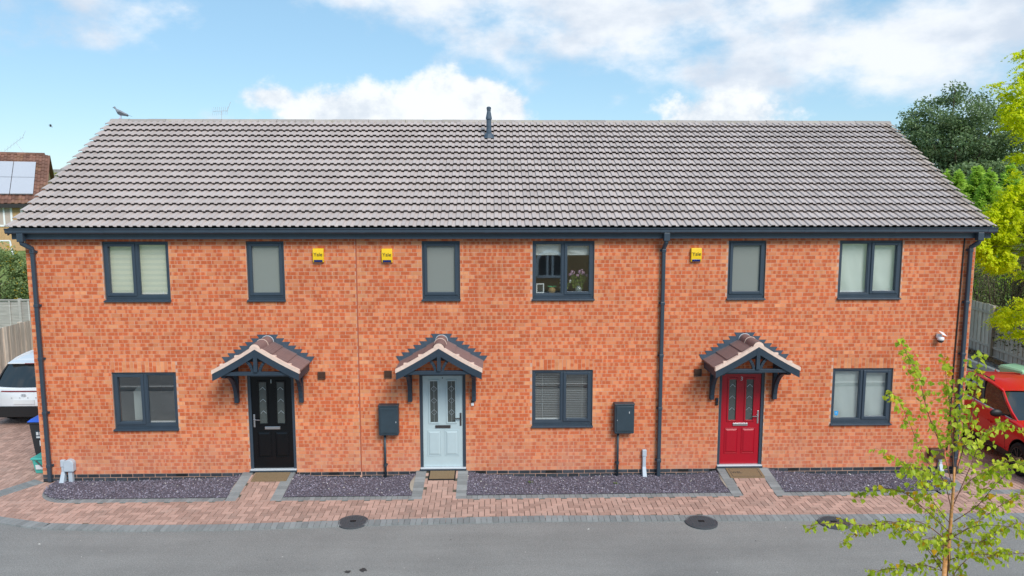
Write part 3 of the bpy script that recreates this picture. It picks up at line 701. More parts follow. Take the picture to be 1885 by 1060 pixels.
rs = MB(); rs.add([(RX0, RY, e1.z+.05), (RX1, RY, e1.z+.05), (RX1, 2*RY-EY, EZ-.02), (RX0, 2*RY-EY, EZ-.02)], [(3, 2, 1, 0)]); rs.build('rear_slope', 'roof_tile', roof)
for sx, xx in ((-1, RX0), (1, RX1)):
    mb = MB(); xa, xb = sorted((xx, xx-sx*.025)); mb.add([(xa, EY+.03, EZ-.05), (xb, EY+.03, EZ-.05), (xb, RY, e1.z+.01), (xa, RY, e1.z+.01), (xa, EY+.03, EZ-.16), (xb, EY+.03, EZ-.16), (xb, RY, e1.z-.13), (xa, RY, e1.z-.13)],
        [(0, 1, 2, 3), (7, 6, 5, 4), (0, 3, 7, 4), (1, 5, 6, 2), (0, 4, 5, 1)]); mb.build('bargeboard', 'anthracite', roof)
NRG = 43; RW = (RX1-RX0)/NRG
mb = MB(); n = 8; vs_ = []
for xx in (.004, RW-.004):
    for k in range(n+1): a = math.pi*k/n; vs_.append((xx, -.13*math.cos(a), .115*math.sin(a)**.8 if 0 < k < n else -.03))
mb.add(vs_, [(k, n+1+k, n+2+k, k+1) for k in range(n)]+[tuple(range(n+1)), tuple(range(2*n+1, n, -1))]); rms = []
for q in range(8): mb.c = [rc()]*len(mb.v); rms.append(mb.mesh('ridge_tile', 'ridge_tile'))
for k in range(NRG): link('ridge_tile', rms[k % 8], roof, (RX0+k*RW, RY, 7.651-.115+rnd.uniform(-.004, .004)))
fu = part('vent_pipe', house); fu.location = (9.335, 3.2, 7.15)
MB().lathe([(.062, 0), (.056, .42), (.074, .425), (.072, .46), (.042, .62), (.048, .63), (.048, .66), (.054, .665), (.054, .70), (.03, .72)], n=14).build('pipe', 'lead', fu, smooth=False)
MB().add([(-.13, -.16, -.10), (.13, -.16, -.10), (.13, .12, .07), (-.13, .12, .07)], [(0, 1, 2, 3)]).build('flashing', 'lead_edge', fu)
MB().lathe([(.14, -.02), (.105, .07), (.075, .1)], n=14).build('collar', 'lead', fu)

# fascia, soffit, gutter, downpipes
MB().box(.13, 19.37, -.15, -.13, 4.925, 5.11).build('fascia', 'anthracite', house)
MB().box(.13, 19.37, -.13, .02, 4.925, 4.945).build('soffit', 'anthracite', house)
for x0, x1 in ((.13, .28), (19.18, 19.37)): MB().box(x0, x1, -.128, .3, 4.947, 5.10).build('box_end', 'anthracite', house)
gt = MB(); gp = [(-.152, 5.145), (-.152, 5.05), (-.19, 5.035), (-.245, 5.035), (-.268, 5.06), (-.268, 5.105), (-.285, 5.125), (-.285, 5.14), (-.275, 5.14), (-.258, 5.10), (-.245, 5.05), (-.165, 5.05), (-.165, 5.145)]
def gutter_run(x0, x1, grow=0):
    g = MB(); n = len(gp); vs_ = [(x0, y-grow*(1 if y < -.2 else 0), z-grow*(1 if z < 5.1 else 0)) for y, z in gp]+[(x1, y-grow*(1 if y < -.2 else 0), z-grow*(1 if z < 5.1 else 0)) for y, z in gp]
    g.add(vs_, [(k, (k+1) % n, (k+1) % n+n, k+n) for k in range(n)]+[tuple(range(n-1, -1, -1)), tuple(range(n, 2*n))]); return g
gutter = part('gutter', house); gutter_run(.075, 19.42).build('channel', 'anthracite', gutter)
for x in (.19, 1.9, 4.0, 6.9, 9.3, 11.9, 12.75, 12.95, 15.6, 17.4, 19.27): gutter_run(x-.04, x+.04, .004).build('union_bracket', 'anthracite', gutter)
def downpipe(xg, xp, zbot=.0):
    d = part('downpipe', house); q = .036
    MB().box(xg-.06, xg+.06, -.265, -.155, 4.88, 5.045).build('outlet', 'anthracite', d, bevel=.01)
    nk = MB(); pts = [(xg, -.21, 4.90), (xg, -.205, 4.85), (xp, -.075, 4.74), (xp, -.07, 4.68)]
    nk.tube(pts, .045, 8); nk.build('swan_neck', 'anthracite', d, smooth=True)
    pp = MB(); pp.box(xp-q, xp+q, -.105, -.035, zbot+.02, 4.72); pp.build('pipe', 'anthracite', d, bevel=.014)
    for z in (4.68, 3.62, 2.55, 1.45, .35):
        MB().box(xp-.044, xp+.044, -.112, -.028, z-.035, z+.035).build('socket', 'anthracite', d, bevel=.012)
        MB().box(xp-.062, xp+.062, -.03, -.003, z-.018, z+.018).build('bracket', 'anthracite', d)
downpipe(.345, .455); downpipe(12.84, 12.825); downpipe(19.10, 19.03)

# ------------------------------------------------------------------ fittings fixed to the wall
def alarm(x0, z0, label):
    a = tag(empty('alarm_box', (x0+.105, 0, z0)), label, 'alarm box', 'yellow alarm boxes on the wall')
    m_ = MB(); pf = [(0, 0), (-.045, 0), (-.062, .05), (-.07, .18), (-.06, .265), (-.04, .275), (0, .275)]; n = len(pf)
    m_.add([(-.105, y, z) for y, z in pf]+[(.105, y, z) for y, z in pf], [tuple(range(n)), tuple(range(2*n-1, n-1, -1))]+[(k, k+n, (k+1) % n+n, (k+1) % n) for k in range(n)])
    m_.build('cover', 'yellow_box', a, bevel=.006)
    MB().box(-.083, .083, -.066, -.03, .006, .052).build('strobe_lens', 'blue_lens', a, bevel=.004)
    letters('lettering', 'Yale', .10, (0, -.0725, .155), 'print_dark', a, rot=(R_(93), 0, 0))
alarm(5.875, 4.458, 'yellow alarm box nearest the left gable, left of the wall joint'); alarm(7.225, 4.452, 'yellow alarm box just left of the middle frosted window'); alarm(13.38, 4.455, 'yellow alarm box right of the centre downpipe')
def vent(x, z, label):
    v = tag(empty('wall_vent', (x, 0, z)), label, 'vent', 'square brown wall vents')
    mb = MB(); mb.box(-.075, -.058, -.035, 0, -.075, .075).box(.058, .075, -.035, 0, -.075, .075).box(-.058, .058, -.035, 0, .058, .075).box(-.058, .058, -.035, 0, -.075, -.058); mb.build('surround', 'brown_vent', v, bevel=.004)
    MB().add([(-.058, -.03, .058), (.058, -.03, .058), (.058, -.008, -.058), (-.058, -.008, -.058)], [(0, 3, 2, 1)]).build('flap', 'brown_vent', v)
vent(5.965, 2.168, 'square brown wall vent right of the black door'); vent(7.30, 2.186, 'square brown wall vent left of the pale blue door'); vent(13.6, 2.182, 'square brown wall vent left of the red door')
def meter(xc, pipe_x, label, extra):
    m_ = tag(empty('meter_cabinet', (xc, 0, .955)), label, 'meter box', 'dark wall meter cabinets')
    MB().box(-.2, .2, -.17, -.002, 0, .615).build('cabinet', 'meter_box', m_, bevel=.02)
    MB().box(-.165, .175, -.184, -.168, .05, .575).build('cabinet_door', 'meter_box', m_, bevel=.006)
    MB().box(-.205, .205, -.186, -.002, .605, .628).build('top_cap', 'meter_box', m_, bevel=.008)
    for z in (.075, .535): MB().box(-.10, .13, -.188, -.185, z, z+.012).build('rib', 'meter_box', m_)
    if extra: MB().box(.085, .10, -.190, -.185, .43, .47).build('lock', 'lead_edge', m_); MB().box(-.155, -.145, -.19, -.185, .28, .30).build('latch', 'lead_edge', m_)
    else: MB().box(.145, .157, -.190, -.185, .27, .30).build('lock', 'lead_edge', m_)
    px = pipe_x-xc; MB().tube([(px, -.06, .01), (px, -.06, -.955)], .024, 8).build('riser_pipe', 'meter_box', m_, smooth=True)
    for z in (-.62,): MB().tube([(px, -.06, z), (px, -.06, z-.06)], .033, 8).build('pipe_coupler', 'meter_box', m_); MB().box(px-.04, px+.04, -.04, -.002, z-.045, z-.015).build('pipe_clip', 'meter_box', m_)
meter(7.31, 7.215, 'dark meter cabinet on a pipe left of the pale blue door', False); meter(12.085, 11.975, 'dark meter cabinet on a pipe near the centre downpipe', True)
def conduit(x, ztop, label, hood=True):
    c = tag(empty('cable_cover', (x, 0, 0)), label, 'cable cover', 'pale grey ground conduits')
    MB().box(-.045, .045, -.075, -.004, ztop-.15, ztop).build('hood', 'grey_plastic', c, bevel=.015)
    MB().box(-.035, .035, -.065, -.004, .2, ztop-.15).build('shaft', 'grey_plastic', c, bevel=.012)
    MB().add([(-.037, -.067, .22), (.037, -.067, .22), (.037, -.004, .22), (-.037, -.004, .22), (-.045, -.17, .0), (.045, -.17, .0), (.045, -.05, .0), (-.045, -.05, .0)], [(0, 4, 5, 1), (1, 5, 6, 2), (0, 3, 7, 4), (0, 1, 2, 3)]).build('boot', 'grey_plastic', c, bevel=.008)
conduit(.72, .47, 'pale grey conduit beside the rounded box at the left corner'); conduit(12.53, .58, 'pale grey conduit beside the foot of the centre downpipe'); conduit(18.74, .42, 'pale grey conduit below the brown box at the right corner')
bxl = tag(empty('gas_inlet_box', (.862, 0, 0)), 'rounded pale grey box on a stem at the left corner of the wall', 'meter box')
mb = MB(); poly = [(-.095, .24), (.095, .24), (.098, .40)]+[(.098*math.cos(math.pi*k/8), .40+.085*math.sin(math.pi*k/8)) for k in range(1, 8)]+[(-.098, .40)]
mb.prism(poly, -.12, -.004); mb.build('cover', 'grey_plastic', bxl, bevel=.012); MB().box(-.035, .045, -.085, -.004, 0, .24).build('stem', 'grey_plastic', bxl, bevel=.01)
br = MB(); br.box(-.15, .15, -.13, -.003, 0, .22); o = br.build('junction_box', 'brown_vent', bevel=.02); o.location = (18.62, 0, .34); tag(o, 'dark brown box low on the wall behind the young birch', 'junction box')
db = tag(empty('doorbell', (9.0, 0, 1.525)), 'white and black doorbell right of the pale blue door', 'doorbell')
MB().box(-.028, .028, -.03, -.002, 0, .062).build('button_panel', 'white_plastic', db, bevel=.006); MB().box(-.028, .028, -.032, -.002, .064, .115).build('camera_panel', 'black_plastic', db, bevel=.006)
db = tag(empty('doorbell', (14.01, 0, 1.50)), 'black doorbell left of the red door', 'doorbell')
MB().box(-.028, .028, -.035, -.002, 0, .15).build('body', 'black_plastic', db, bevel=.008); MB().lathe([(.014, 0), (.014, -.006)], (0, -.035, .04), 12, axis='y').build('button', 'chrome_dark', db); MB().lathe([(.012, 0), (.012, -.006)], (0, -.035, .11), 12, axis='y').build('lens', 'blue_lens', db)
def cctv(loc, rz, label):
    c = tag(empty('security_camera', loc, rz), label, 'camera')
    MB().box(-.05, .05, -.06, -.002, -.02, .07).build('bracket', 'white_plastic', c, bevel=.012)
    MB().lathe([(.03, .045), (.062, .03), (.066, -.01), (.062, -.03)], (0, -.1, -.02), 16).build('housing', 'white_plastic', c, smooth=True)
    MB().lathe([(.06, 0), (.052, -.03), (.03, -.052), (.01, -.058)], (0, -.1, -.05), 16).build('lens_dome', 'black_plastic', c, smooth=True)
    MB().add([(-.02, -.19, .075), (.09, -.17, .035), (.075, -.05, .10), (-.03, -.06, .135)], [(0, 1, 2, 3), (3, 2, 1, 0)]).build('sunshield', 'white_plastic', c)
cctv((18.53, 0, 2.9), 0, 'white dome security camera on the front wall left of the right downpipe'); cctv((19.19, .35, 2.92), R_(90), 'white security camera on the right gable side wall')
cb = MB(); cb.tube([(18.93, -.012, 4.92), (18.915, -.014, 3.6), (18.90, -.014, 2.4), (18.895, -.014, 1.2), (18.88, -.014, .5)], .014, 6); o = cb.build('black_cable', 'black_cable'); tag(o, 'thin black cable running down the wall beside the right downpipe', 'cable')
st = MB(); st.prism([(0, -.05), (.035, -.03), (.04, .05), (-.04, .05), (-.035, -.03)][::-1], 0, .003); o = st.build('window_sticker', 'sticker_blue'); o.location = (16.535, .056, 1.285); tag(o, 'small light blue shield sticker on the downstairs right pane', 'sticker')
letters('emblem', 'A', .05, (0, -.0015, .012), 'paper', o)
# ================================================================== ground
def sheet(name, pts, z, mat, kind='structure'):
    mb = MB(); mb.add([(x, y, z) for x, y in pts], [tuple(range(len(pts)))]); o = mb.build(name, mat); return tag(o, kind=kind)
g = MB(); g.add([(-900, -900, -.06), (900, -900, -.06), (900, 900, -.06), (-900, 900, -.06)], [(0, 1, 2, 3)]); tag(g.build('ground', 'grass'), kind='structure')
sheet('road', [(-80, -7.2), (110, -7.2), (110, -1.6), (20.5, -1.95), (-.2, -1.6), (-80, -.9)], -.022, 'asphalt')
ob = MB(); ob.box(-80, 110, -7.35, -7.2, -.05, .08); tag(ob.build('kerb', 'kerb'), kind='structure')
sheet('facing_footway', [(-80, -14), (110, -14), (110, -7.35), (-80, -7.35)], .05, 'footway')
sheet('forecourt', [(-60, -31), (80, -31), (80, -14), (-60, -14)], -.03, 'asphalt')
PC = [4.84, 8.37, 14.58]; PI, PO = .325, .53
FK = [(-1.6, -1.0), (-.5, -1.33), (.5, -1.68), (1.5, -1.97), (3, -2.09), (4.6, -2.10), (7, -1.98), (10.3, -1.88), (15.3, -1.96), (20, -2.0)]
def frontY(x):                       # line between path and road edging
    x = min(max(x, FK[0][0]), FK[-1][0]-1e-6)
    for (a, ya), (b_, yb) in zip(FK[:-1], FK[1:]):
        if a <= x <= b_: t = (x-a)/(b_-a); return ya+(yb-ya)*t
def ramp(x, y): return max(0.0, min(1.0, (y+1.02)/1.0))*.155
path = tag(empty('block_path', (0, 0, 0)), kind='structure')
sheet_ = MB(); xs_ = [-1.4+.35*i for i in range(60)]
for a, b_ in zip(xs_[:-1], xs_[1:]): sheet_.quad((a, frontY(a)-.2, -.012), (b_, frontY(b_)-.2, -.012), (b_, -.95, -.012), (a, -.95, -.012))
for c in PC: sheet_.quad((c-PO, -1, -.010), (c+PO, -1, -.010), (c+PO, 0, .145), (c-PO, 0, .145))
sheet_.build('bedding', 'joint_sand', path)
CELL = .1045
def herring(x0, x1, y0, y1, inside):
    out = []; nx, ny = int((x1-x0)/CELL)+2, int((y1-y0)/CELL)+2
    for i in range(nx):
        for j in range(ny):
            k = (i-j) % 4
            if k == 0: r = (x0+i*CELL, x0+(i+2)*CELL, y0+j*CELL, y0+(j+1)*CELL)
            elif k == 3: r = (x0+i*CELL, x0+(i+1)*CELL, y0+j*CELL, y0+(j+2)*CELL)
            else: continue
            if inside((r[0]+r[1])/2, (r[2]+r[3])/2): out.append(r)
    return out
def on_path(x, y):
    if y < -1.085: return -1.3 < x < 19.6 and y > frontY(x)-.05
    return any(abs(x-c) < PI+.03 for c in PC) and y < -.02
hb = herring(-1.3, 19.7, -2.4, 0, on_path)
hb.sort(key=lambda r: (Vector(((r[0]+r[1])/2, (r[2]+r[3])/2, 0))-CAM).length)
def paver_into(mb, r, zf, c, gap=.0055, th=.03):
    a, b_, y0, y1 = r[0]+gap, r[1]-gap, r[2]+gap, r[3]-gap; dz = rnd.uniform(-.0015, .0015)
    z = [zf(a, y0)+dz, zf(b_, y0)+dz, zf(b_, y1)+dz, zf(a, y1)+dz]
    mb.add([(a, y0, z[0]-th), (b_, y0, z[1]-th), (b_, y1, z[2]-th), (a, y1, z[3]-th), (a, y0, z[0]), (b_, y0, z[1]), (b_, y1, z[2]), (a, y1, z[3])], [(4, 5, 6, 7), (0, 1, 5, 4), (2, 3, 7, 6), (1, 2, 6, 5), (3, 0, 4, 7)], c)
zero = lambda x, y: 0.0
pvh = []; pvv = []
for k in range(14):
    mb = MB(); paver_into(mb, (0, 2*CELL, 0, CELL), zero, rc()); pvh.append(mb.mesh('paver', 'red_paver'))
    mb = MB(); paver_into(mb, (0, CELL, 0, 2*CELL), zero, rc()); pvv.append(mb.mesh('paver', 'red_paver'))
rest = MB(); n_ = 0
for r in hb:
    if n_ < 300 and r[3] < -1.03 : link('paver', rnd.choice(pvh if r[1]-r[0] > .15 else pvv), path, (r[0], r[2], rnd.uniform(-.001, .001))); n_ += 1
    else: paver_into(rest, r, lambda x, y: ramp(x, y) if y > -1.02 else 0, rc())
tag(rest.build('paving', 'red_paver', path), kind='stuff')
# charcoal edging, one block at a time
edge = []
def eblock(p, d, wd, ln, zf):        # p centre of outer end, d direction across the course
    d = Vector((*d, 0)).normalized(); t = Vector((-d.y, d.x, 0)); g_ = .003
    c = [Vector((*p, 0))+t*s*(wd/2-g_)+d*q for s, q in ((-1, 0), (1, 0), (1, ln), (-1, ln))]
    edge.append((c, [zf(v.x, v.y)+.004 for v in c]))
def strip(f, x0, x1, step, ln, dirn, zf=zero):
    x = x0
    while x < x1-.02:
        y = f(x); sl_ = (f(x+.05)-f(x-.05))/.1; nrm_ = (sl_*-dirn*-1, dirn) if 0 else (-sl_*dirn, dirn); eblock((x+step/2, f(x+step/2)), nrm_, step*math.sqrt(1+sl_*sl_), ln, zf); x += step
strip(lambda x: frontY(x)-.22, -1.3, 19.55, .105, .21, 1)
inner = lambda x: -1.10
cuts = [1.35]+[v for c in PC for v in (c-PO, c+PO)]+[18.1]
for a, b_ in zip(cuts[0::2], cuts[1::2]): strip(inner, a, b_, .105, .16, 1)
for c in PC:
    for s in (-1, 1):
        y = -1.09
        while y < -.03:
            eblock((c+s*PI, y+.0525), (s, 0), .105, PO-PI, ramp); y += .105
for k in range(18):                  # curved left end of the gravel edging
    a = math.pi*1.5-(k+.5)/18*math.pi*.62; ctr = Vector((1.35, -.32)); eblock((ctr.x+.78*math.cos(a), ctr.y+.78*math.sin(a)), (-math.cos(a), -math.sin(a)), .093, .19, zero)
for k in range(12):                  # and the right end
    a = -math.pi/2+(k+.5)/12*math.pi*.5; eblock((18.1+.78*math.cos(a), -.32+.78*math.sin(a)), (-math.cos(a), -math.sin(a)), .10, .19, zero)
for k in range(16):                  # band between left drive and path
    t = (k+.5)/16; p = Vector((.33, -.06)).lerp(Vector((-.42, -1.35)), t); eblock((p.x, p.y), (-.86, .5), .094, .34, zero)
for k in range(14): eblock((19.0+.105*k, -1.12), (0, 1), .105, .2, zero)
edge.sort(key=lambda e: (e[0][0]-CAM).length)
rest = MB()
for q, (c, z) in enumerate(edge):
    mb = MB() if q < 300 else rest
    mb.add([(v.x, v.y, zz-.035) for v, zz in zip(c, z)]+[(v.x, v.y, zz) for v, zz in zip(c, z)], [(4, 5, 6, 7), (0, 1, 5, 4), (2, 3, 7, 6), (1, 2, 6, 5), (3, 0, 4, 7)], rc())
    if q < 300: mb.build('edging_block', 'grey_paver', path)
tag(rest.build('edging', 'grey_paver', path), kind='stuff')
# concrete haunches beside the middle path
for c, ss in ((8.37, (-1, 1)), (4.84, (-1,)), (14.58, (-1, 1))):
    for s in ss:
        wv = .085 if c == 8.37 else .035; mb = MB(); n = 10; vs_ = []
        for k in range(n+1):
            y = -.80+.66*k/n; e = PO+wv*math.sin(math.pi*k/n)**.6; vs_ += [(c+s*(PO-.01), y, ramp(c, y)+.002), (c+s*e, y, ramp(c, y)*.6+.012)]
        mb.add(vs_, [((2*k, 2*k+1, 2*k+3, 2*k+2) if s > 0 else (2*k+2, 2*k+3, 2*k+1, 2*k)) for k in range(n)]); mb.build('haunching', 'concrete', path)
# side drives
def drive(name, x0, x1, y0, y1, inside, keep):
    d = tag(empty(name), kind='structure'); mb = MB(); mb.quad((x0, y0, -.016), (x1, y0, -.016), (x1, y1, -.016), (x0, y1, -.016)); mb.build('bedding', 'joint_sand', d)
    hs = herring(x0, x1, y0, y1, inside); hs.sort(key=lambda r: (Vector((r[0], r[2], 0))-Vector(keep)).length); rest = MB()
    for q, r in enumerate(hs):
        if q < 300: link('paver', rnd.choice(pvh if r[1]-r[0] > .15 else pvv), d, (r[0], r[2], rnd.uniform(-.001, .001)))
        else: paver_into(rest, r, zero, rc())
    tag(rest.build('paving', 'red_paver', d), kind='stuff')
drive('left_driveway', -6.2, 1.40, -1.5, 9.5, lambda x, y: y > -1.085 and (x < .25 or (y < -.03 and x < 1.3 and (x-1.35)**2+(y+.32)**2 > .62**2)), (-.4, 0, 0))
drive('right_driveway', 18.0, 25.4, -1.1, 9.5, lambda x, y: y > -1.085 and (x > 19.2 or (y < -.03 and x > 18.1 and (x-18.1)**2+(y+.32)**2 > .64**2)), (19.9, -.5, 0))
sheet('front_forecourt', [(19.6, -2.1), (30, -2.1), (30, -1.0), (19.6, -1.0)], -.010, 'red_paver')
# gravel beds
def bed(x0, x1, label, left_round=None, right_round=None):
    def ins(x, y):
        if not (x0 < x < x1 and -.945 < y < -.012): return False
        if left_round and x < x0+.75 and y < -.25 and ((x-(x0+.75))/.75)**2+((y+.30)/.66)**2 > 1: return False
        if right_round and x > x1-.6 and y < -.3 and ((x-(x1-.6))/.6)**2+((y+.32)/.63)**2 > 1: return False
        return True
    def h(x, y):
        e = min([min(abs(x-(c-PO)), abs(x-(c+PO))) for c in PC])
        return .012+.02*math.sin(x*2.1+1)*math.sin((y+1)*2.5)+.115*max(0, 1+y/.95)*math.exp(-e/.42)
    mb = MB(); st_ = .06; nx, ny = int((x1-x0)/st_), 16; idx = {}; 
    for i in range(nx+1):
        for j in range(ny+1):
            x = x0+(x1-x0)*i/nx; y = -.945+.935*j/ny
            if ins(min(max(x, x0+.001), x1-.001), min(max(y, -.944), -.013)): idx[i, j] = len(mb.v); mb.v.append((x, y, h(x, y))); mb.c.append((.5, .5, .5, 0))
    for (i, j) in list(idx):
        if all(k in idx for k in ((i+1, j), (i+1, j+1), (i, j+1))): mb.f.append((idx[i, j], idx[i+1, j], idx[i+1, j+1], idx[i, j+1]))
    root = tag(empty('slate_bed', (0, 0, 0)), label, 'gravel bed', 'slate beds along the wall', kind='stuff')
    mb.build('soil', 'slate_soil', root, smooth=True)
    cm_ = MB(); pm_ = MB(); n = int((x1-x0)*.93*1500)
    for q in range(n):
        x, y = rnd.uniform(x0, x1), rnd.uniform(-.945, -.012)
        if not ins(x, y): continue
        s = rnd.uniform(.010, .024); a = rnd.uniform(0, 6.28); ca, sa = math.cos(a)*s, math.sin(a)*s; t1, t2 = rnd.uniform(-.6, .6), rnd.uniform(-.6, .6); z = h(x, y)+rnd.uniform(.002, .012)
        k = rnd.uniform(.4, .7); P4 = [(x-ca, y-sa, z-t1*s), (x+sa*k, y-ca*k, z-t2*s*k), (x+ca, y+sa, z+t1*s), (x-sa*k, y+ca*k, z+t2*s*k), (x, y, z-.012)]
        (pm_ if rnd.random() < .012 else cm_).add(P4, [(0, 1, 2, 3), (1, 0, 4), (2, 1, 4), (3, 2, 4), (0, 3, 4)], (min(1, rnd.random()**1.6), .5, .5, 0))
    cm_.build('chips', 'slate_chip', root); pm_.build('pale_chips', 'pale_chip', root)
    return h
h1 = bed(.55, PC[0]-PO, 'purple slate bed with a rounded left end by the left gable', left_round=True); h2 = bed(PC[0]+PO, PC[1]-PO, 'short purple slate bed between the black and pale blue doors')
h3 = bed(PC[1]+PO, PC[2]-PO, 'long purple slate bed below the two meter cabinets in the middle'); h4 = bed(PC[2]+PO, 18.75, 'purple slate bed right of the red door behind the birch', right_round=True)
def weed(u, v, label, s=1.0):
    p = gnd(u, v, .02); w_ = MB()
    for i in range(26):
        a = rnd.uniform(0, 6.28); l = rnd.uniform(.025, .06)*s; q = Vector((math.cos(a), math.sin(a), rnd.uniform(.3, 1.2))).normalized()*l; t = Vector((-math.sin(a), math.cos(a), 0))*.009*s
        b0 = Vector((rnd.gauss(0, .025), rnd.gauss(0, .02), 0)); w_.quad(b0, b0+q*.5+t, b0+q, b0+q*.5-t, rc())
    o = w_.build('weed', 'leaf_weed'); o.location = p; tag(o, label, 'weed', 'small weeds in the slate')
weed(903, 888, 'small green weed in the slate just right of the pale blue door path'); weed(976, 888, 'small green weed in the slate below the middle window', .9); weed(1135, 891, 'bright green weed in the slate below the centre meter cabinet', 1.1)
def manhole(u, v, rad, label):
    p = gnd(u, v, -.02); m_ = tag(empty('manhole_cover', p), label, 'manhole cover', 'round iron covers by the road edge')
    MB().lathe([(rad, -.01), (rad, .022), (rad*.93, .026), (rad*.90, .020)], n=36).build('rim', 'iron', m_)
    lid = MB().lathe([(rad*.89, 0), (rad*.89, .024), (rad*.5, .026)], n=36).build('lid', 'iron', m_)
    rb = MB()
    for i in range(-5, 6):
        for j in range(-5, 6):
            x, y = i*rad*.15, j*rad*.15
            if math.hypot(x, y) < rad*.8: rb.box(x-rad*.045, x+rad*.045, y-rad*.03, y+rad*.03, .025, .031)
    tag(rb.build('tread_pattern', 'iron', m_), kind='stuff'); MB().box(-.05, .05, -.03, .03, .026, .036).build('lifting_eye', 'rubber', m_)
manhole(650, 962, .27, 'round dark iron cover on the path edge left of centre'); manhole(1291, 962, .285, 'round dark iron cover on the path edge below the red door'); manhole(1535, 963, .27, 'round dark iron cover half hidden by the birch leaves')
for (u, v, r, lb) in ((640, 1052, .05, 'small dark oil stain on the asphalt, left of two'), (668, 1049, .06, 'small dark oil stain on the asphalt, right of two')):
    mb = MB(); n = 14; mb.add([(r*rnd.uniform(.6, 1.2)*math.cos(6.283*k/n)*1.2, r*rnd.uniform(.6, 1.2)*math.sin(6.283*k/n), 0) for k in range(n)], [tuple(range(n))]); o = mb.build('oil_stain', 'stain'); o.location = gnd(u, v, -.018)+Vector((0, 0, 0)); o.location.z = -.018; tag(o, lb, 'stain')
gr = MB(); gd = MB()
for i in range(90):
    x, y = rnd.uniform(-1, 19), -2.35-rnd.random()**1.5*2.6; s = rnd.uniform(.004, .011)*(1 if i % 9 else 1.6); a = rnd.uniform(0, 3.1); z = -.019
    (gr if i % 5 < 3 else gd).add([(x+math.cos(a)*s*1.6, y+math.sin(a)*s*1.6, z), (x-math.sin(a)*s, y+math.cos(a)*s, z), (x-math.cos(a)*s*1.6, y-math.sin(a)*s*1.6, z), (x+math.sin(a)*s, y-math.cos(a)*s, z), (x, y, z+s*.6)], [(0, 1, 4), (1, 2, 4), (2, 3, 4), (3, 0, 4)])
gro = tag(empty('road_grit'), 'scattered pale and dark grit on the asphalt near the path', 'grit', kind='stuff'); gr.build('pale_grit', 'pale_chip', gro); gd.build('dark_grit', 'stain', gro)
def mat_(cx, w_, y0, y1, label, border, text=None):
    m_ = tag(empty('doormat', (cx, 0, 0)), label, 'doormat'); z = lambda y: ramp(cx, y)+.006
    def sl_(x0, x1, a, b_, dz, name, mt):
        mb = MB(); mb.add([(x0, a, z(a)+dz), (x1, a, z(a)+dz), (x1, b_, z(b_)+dz), (x0, b_, z(b_)+dz), (x0, a, z(a)-.004), (x1, a, z(a)-.004), (x1, b_, z(b_)-.004), (x0, b_, z(b_)-.004)], [(0, 1, 2, 3), (4, 5, 1, 0), (5, 6, 2, 1), (7, 4, 0, 3), (6, 7, 3, 2)]); mb.build(name, mt, m_)
    if border: sl_(-w_/2-.025, w_/2+.025, y0-.03, y1, .006, 'border', 'rubber')
    sl_(-w_/2, w_/2, y0, y1-.004, .014, 'pile', 'coir')
    if text:
        for q_ in ((-w_/2+.05, w_/2-.05, y0+.03, y0+.037), (-w_/2+.05, w_/2-.05, y1-.04, y1-.033), (-w_/2+.05, -w_/2+.06, y0+.037, y1-.04), (w_/2-.06, w_/2-.05, y0+.037, y1-.04)): sl_(*q_, .0155, 'border_line', 'stain')
        for i_, (tx, sx) in enumerate(text): letters('lettering', tx, .10, (sx, (y0+y1)/2, z((y0+y1)/2)+.0165), 'stain', m_, rot=(math.atan(.155), 0, 0))
mat_(4.93, .70, -.38, -.05, 'plain brown coir mat at the black door', False); mat_(8.38, .50, -.36, -.05, 'small coir mat with black border at the pale blue door', True); mat_(14.57, .70, -.42, -.05, 'worn coir mat with a framed border and faded lettering at the red door', False, [('WEL', -.17)])
